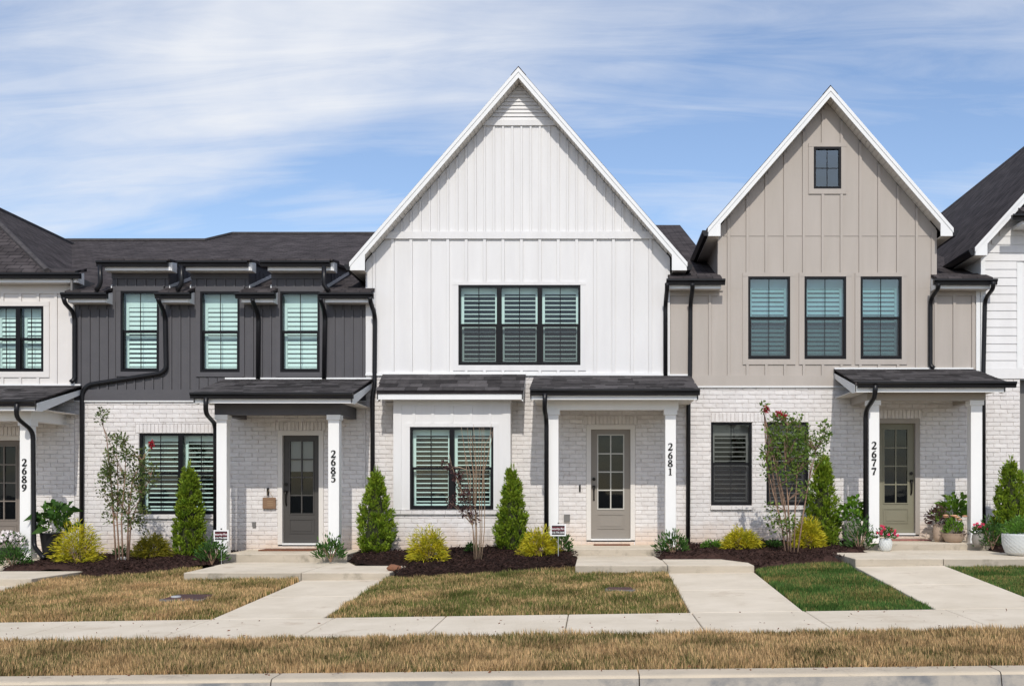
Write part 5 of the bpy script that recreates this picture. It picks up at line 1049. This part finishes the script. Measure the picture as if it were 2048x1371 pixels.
# ------------------------------------------------------------------ grass
def grass_mat(name, dry, green, amt, k=1.0):
    m = bpy.data.materials.new(name); m.use_nodes = True; nt = m.node_tree; L = nt.links; b = nt.nodes['Principled BSDF']; b.inputs['Roughness'].default_value = .75; b.inputs['Specular IOR Level'].default_value = .2
    geo = _n(nt, 'ShaderNodeNewGeometry'); no = _n(nt, 'ShaderNodeTexNoise'); no.inputs['Scale'].default_value = 1.3; no.inputs['Detail'].default_value = 6; no.inputs['Roughness'].default_value = .62; L.new(geo.outputs['Position'], no.inputs['Vector'])
    ad = _n(nt, 'ShaderNodeMath', operation='MULTIPLY_ADD'); L.new(geo.outputs['Random Per Island'], ad.inputs[0]); ad.inputs[1].default_value = .42; L.new(no.outputs[0], ad.inputs[2])
    mr = _n(nt, 'ShaderNodeMapRange'); mr.inputs[1].default_value = amt-.07; mr.inputs[2].default_value = amt+.07; L.new(ad.outputs[0], mr.inputs[0])
    mx = _n(nt, 'ShaderNodeMix', data_type='RGBA'); L.new(mr.outputs[0], mx.inputs[0]); mx.inputs[6].default_value = (*green, 1); mx.inputs[7].default_value = (*dry, 1)
    fr = _n(nt, 'ShaderNodeMath', operation='MULTIPLY'); L.new(geo.outputs['Random Per Island'], fr.inputs[0]); fr.inputs[1].default_value = 37.7; f2 = _n(nt, 'ShaderNodeMath', operation='FRACT'); L.new(fr.outputs[0], f2.inputs[0])
    m2 = _n(nt, 'ShaderNodeMapRange'); m2.inputs[3].default_value = .35; m2.inputs[4].default_value = 1.5; L.new(f2.outputs[0], m2.inputs[0])
    vm = _n(nt, 'ShaderNodeVectorMath', operation='SCALE'); L.new(mx.outputs[2], vm.inputs[0]); L.new(m2.outputs[0], vm.inputs[3]); L.new(vm.outputs[0], b.inputs['Base Color'])
    tr = _n(nt, 'ShaderNodeBsdfTranslucent'); L.new(vm.outputs[0], tr.inputs[0]); ms = _n(nt, 'ShaderNodeMixShader'); ms.inputs[0].default_value = .25; L.new(b.outputs[0], ms.inputs[1]); L.new(tr.outputs[0], ms.inputs[2]); L.new(ms.outputs[0], nt.nodes['Material Output'].inputs[0]); return m
DRY, GRN = (.62, .415, .205), (.15, .165, .042)
def lawn(poly, m, label, dens, hgt, holes=()):
    xs = [p[0] for p in poly]; ds = [p[1] for p in poly]; n = int((max(xs)-min(xs))*(max(ds)-min(ds))*dens); x = rnd(n, min(xs), max(xs)); d = rnd(n, min(ds), max(ds)); k = inside(poly, x, d)
    for hx, hd, wx, wd in holes: k &= ~((np.abs(x-hx) < wx) & (np.abs(d-hd) < wd))
    x, d = x[k], d[k]; n = len(x); clump = .8+.3*np.sin(x*7.3+np.sin(d*5)*2)*np.sin(d*8.1+np.sin(x*6)*2); h_ = rnd(n, *hgt)*clump; a = rnd(n, 0, 2*np.pi); ln = rnd(n, .15, 1.3); wdt = rnd(n, .005, .014)
    a = a*.55+np.sin(x*4.1)*1.4+np.cos(d*4.7)*1.4
    b = np.stack([x, -d, gzv(x, d)-.076], 1); t = b+np.stack([np.cos(a)*h_*ln, np.sin(a)*h_*ln, h_+.062], 1); sv = np.stack([np.cos(a+1.3)*wdt, np.sin(a+1.3)*wdt, np.zeros(n)], 1)
    v = np.stack([b-sv, b+sv, t], 1).reshape(-1, 3); me = bpy.data.meshes.new('grass'); me.vertices.add(3*n); me.vertices.foreach_set('co', v.astype(np.float32).ravel()); me.loops.add(3*n); me.loops.foreach_set('vertex_index', np.arange(3*n, dtype=np.int32)); me.polygons.add(n); me.polygons.foreach_set('loop_start', np.arange(0, 3*n, 3, dtype=np.int32)); me.polygons.foreach_set('loop_total', np.full(n, 3, dtype=np.int32)); me.update(calc_edges=True)
    link('lawn_grass', me, m, kind='stuff', label=label)
g_dry = grass_mat('dry_grass', DRY, GRN, .64); g_mid = grass_mat('half_dry_grass', DRY, (.125, .15, .036), .76); g_grn = grass_mat('green_grass', (.36, .28, .10), (.075, .155, .032), .80); g_str = grass_mat('verge_grass', (.55, .37, .185), (.14, .14, .045), .63)
lw1 = [(-8.54, 7.68), (-8.5, 3.9), (-8.5, 3.4)]+gp([(165, 1150), (191, 1151), (235, 1150), (294, 1144), (365, 1136), (405, 1131)])+[(-6.29, 3.2), (-6.27, 3.86), (-4.48, 3.86), (-4.48, 7.68)]
lw2 = [(-3.14, 7.68), (-3.14, 3.86), (-3.1, 3.8)]+gp([(800, 1154), (870, 1151), (960, 1145), (1060, 1140), (1150, 1133)])+[(-.33, 3.86), (1.09, 3.86), (1.09, 7.68)]
lw3 = [(2.45, 7.68), (2.45, 3.2)]+gp([(1512, 1138), (1540, 1132), (1590, 1128), (1640, 1124), (1690, 1124)])+[(3.92, 3.0), (3.94, 7.68)]
lw4 = [(5.33, 7.68), (5.33, 3.84), (7.7, 3.84), (7.7, 7.68)]
lawn(lw1, g_dry, 'dry tan lawn with green flecks in front of 2685', 5200, (.025, .07), [(LIDS[0][0], LIDS[0][1], .25, .24)]); lawn(lw2, g_mid, 'half dry lawn in front of 2681', 5200, (.025, .07), [(LIDS[1][0], LIDS[1][1], .15, .09)])
lawn(lw3, g_grn, 'green lawn between the two right-hand paths', 6000, (.025, .06)); lawn(lw4, g_grn, 'green lawn at the right edge', 6000, (.025, .06))
lawn([(-7.2, 9.36), (6.6, 9.36), (6.6, 11.29), (-7.2, 11.29)], g_str, 'dry grass verge between pavement and kerb', 5600, (.035, .085))
lawn([(-13.5, 3.9), (-9.96, 3.9), (-9.96, 7.68), (-13.5, 7.68)], g_dry, 'dry lawn left of the path of 2689', 2500, (.03, .07))

# ------------------------------------------------------------------ litter blown over the concrete
n = 260; x = rnd(n, -6.5, 5.5); d = np.where(rnd(n) < .55, rnd(n, 11.2, 11.42), rnd(n, 7.75, 9.3)); p = np.stack([x, -d, gzv(x, d)+.006], 1)
leaf_mesh('leaf_litter', p, np.stack([RNG.normal(size=n), RNG.normal(size=n), np.abs(RNG.normal(size=n))*.15], 1), rnd(n, .015, .045), rnd(n, .008, .02), M['mat_rust'], kind='stuff', label='small dry leaves and grit scattered on pavement and kerb')
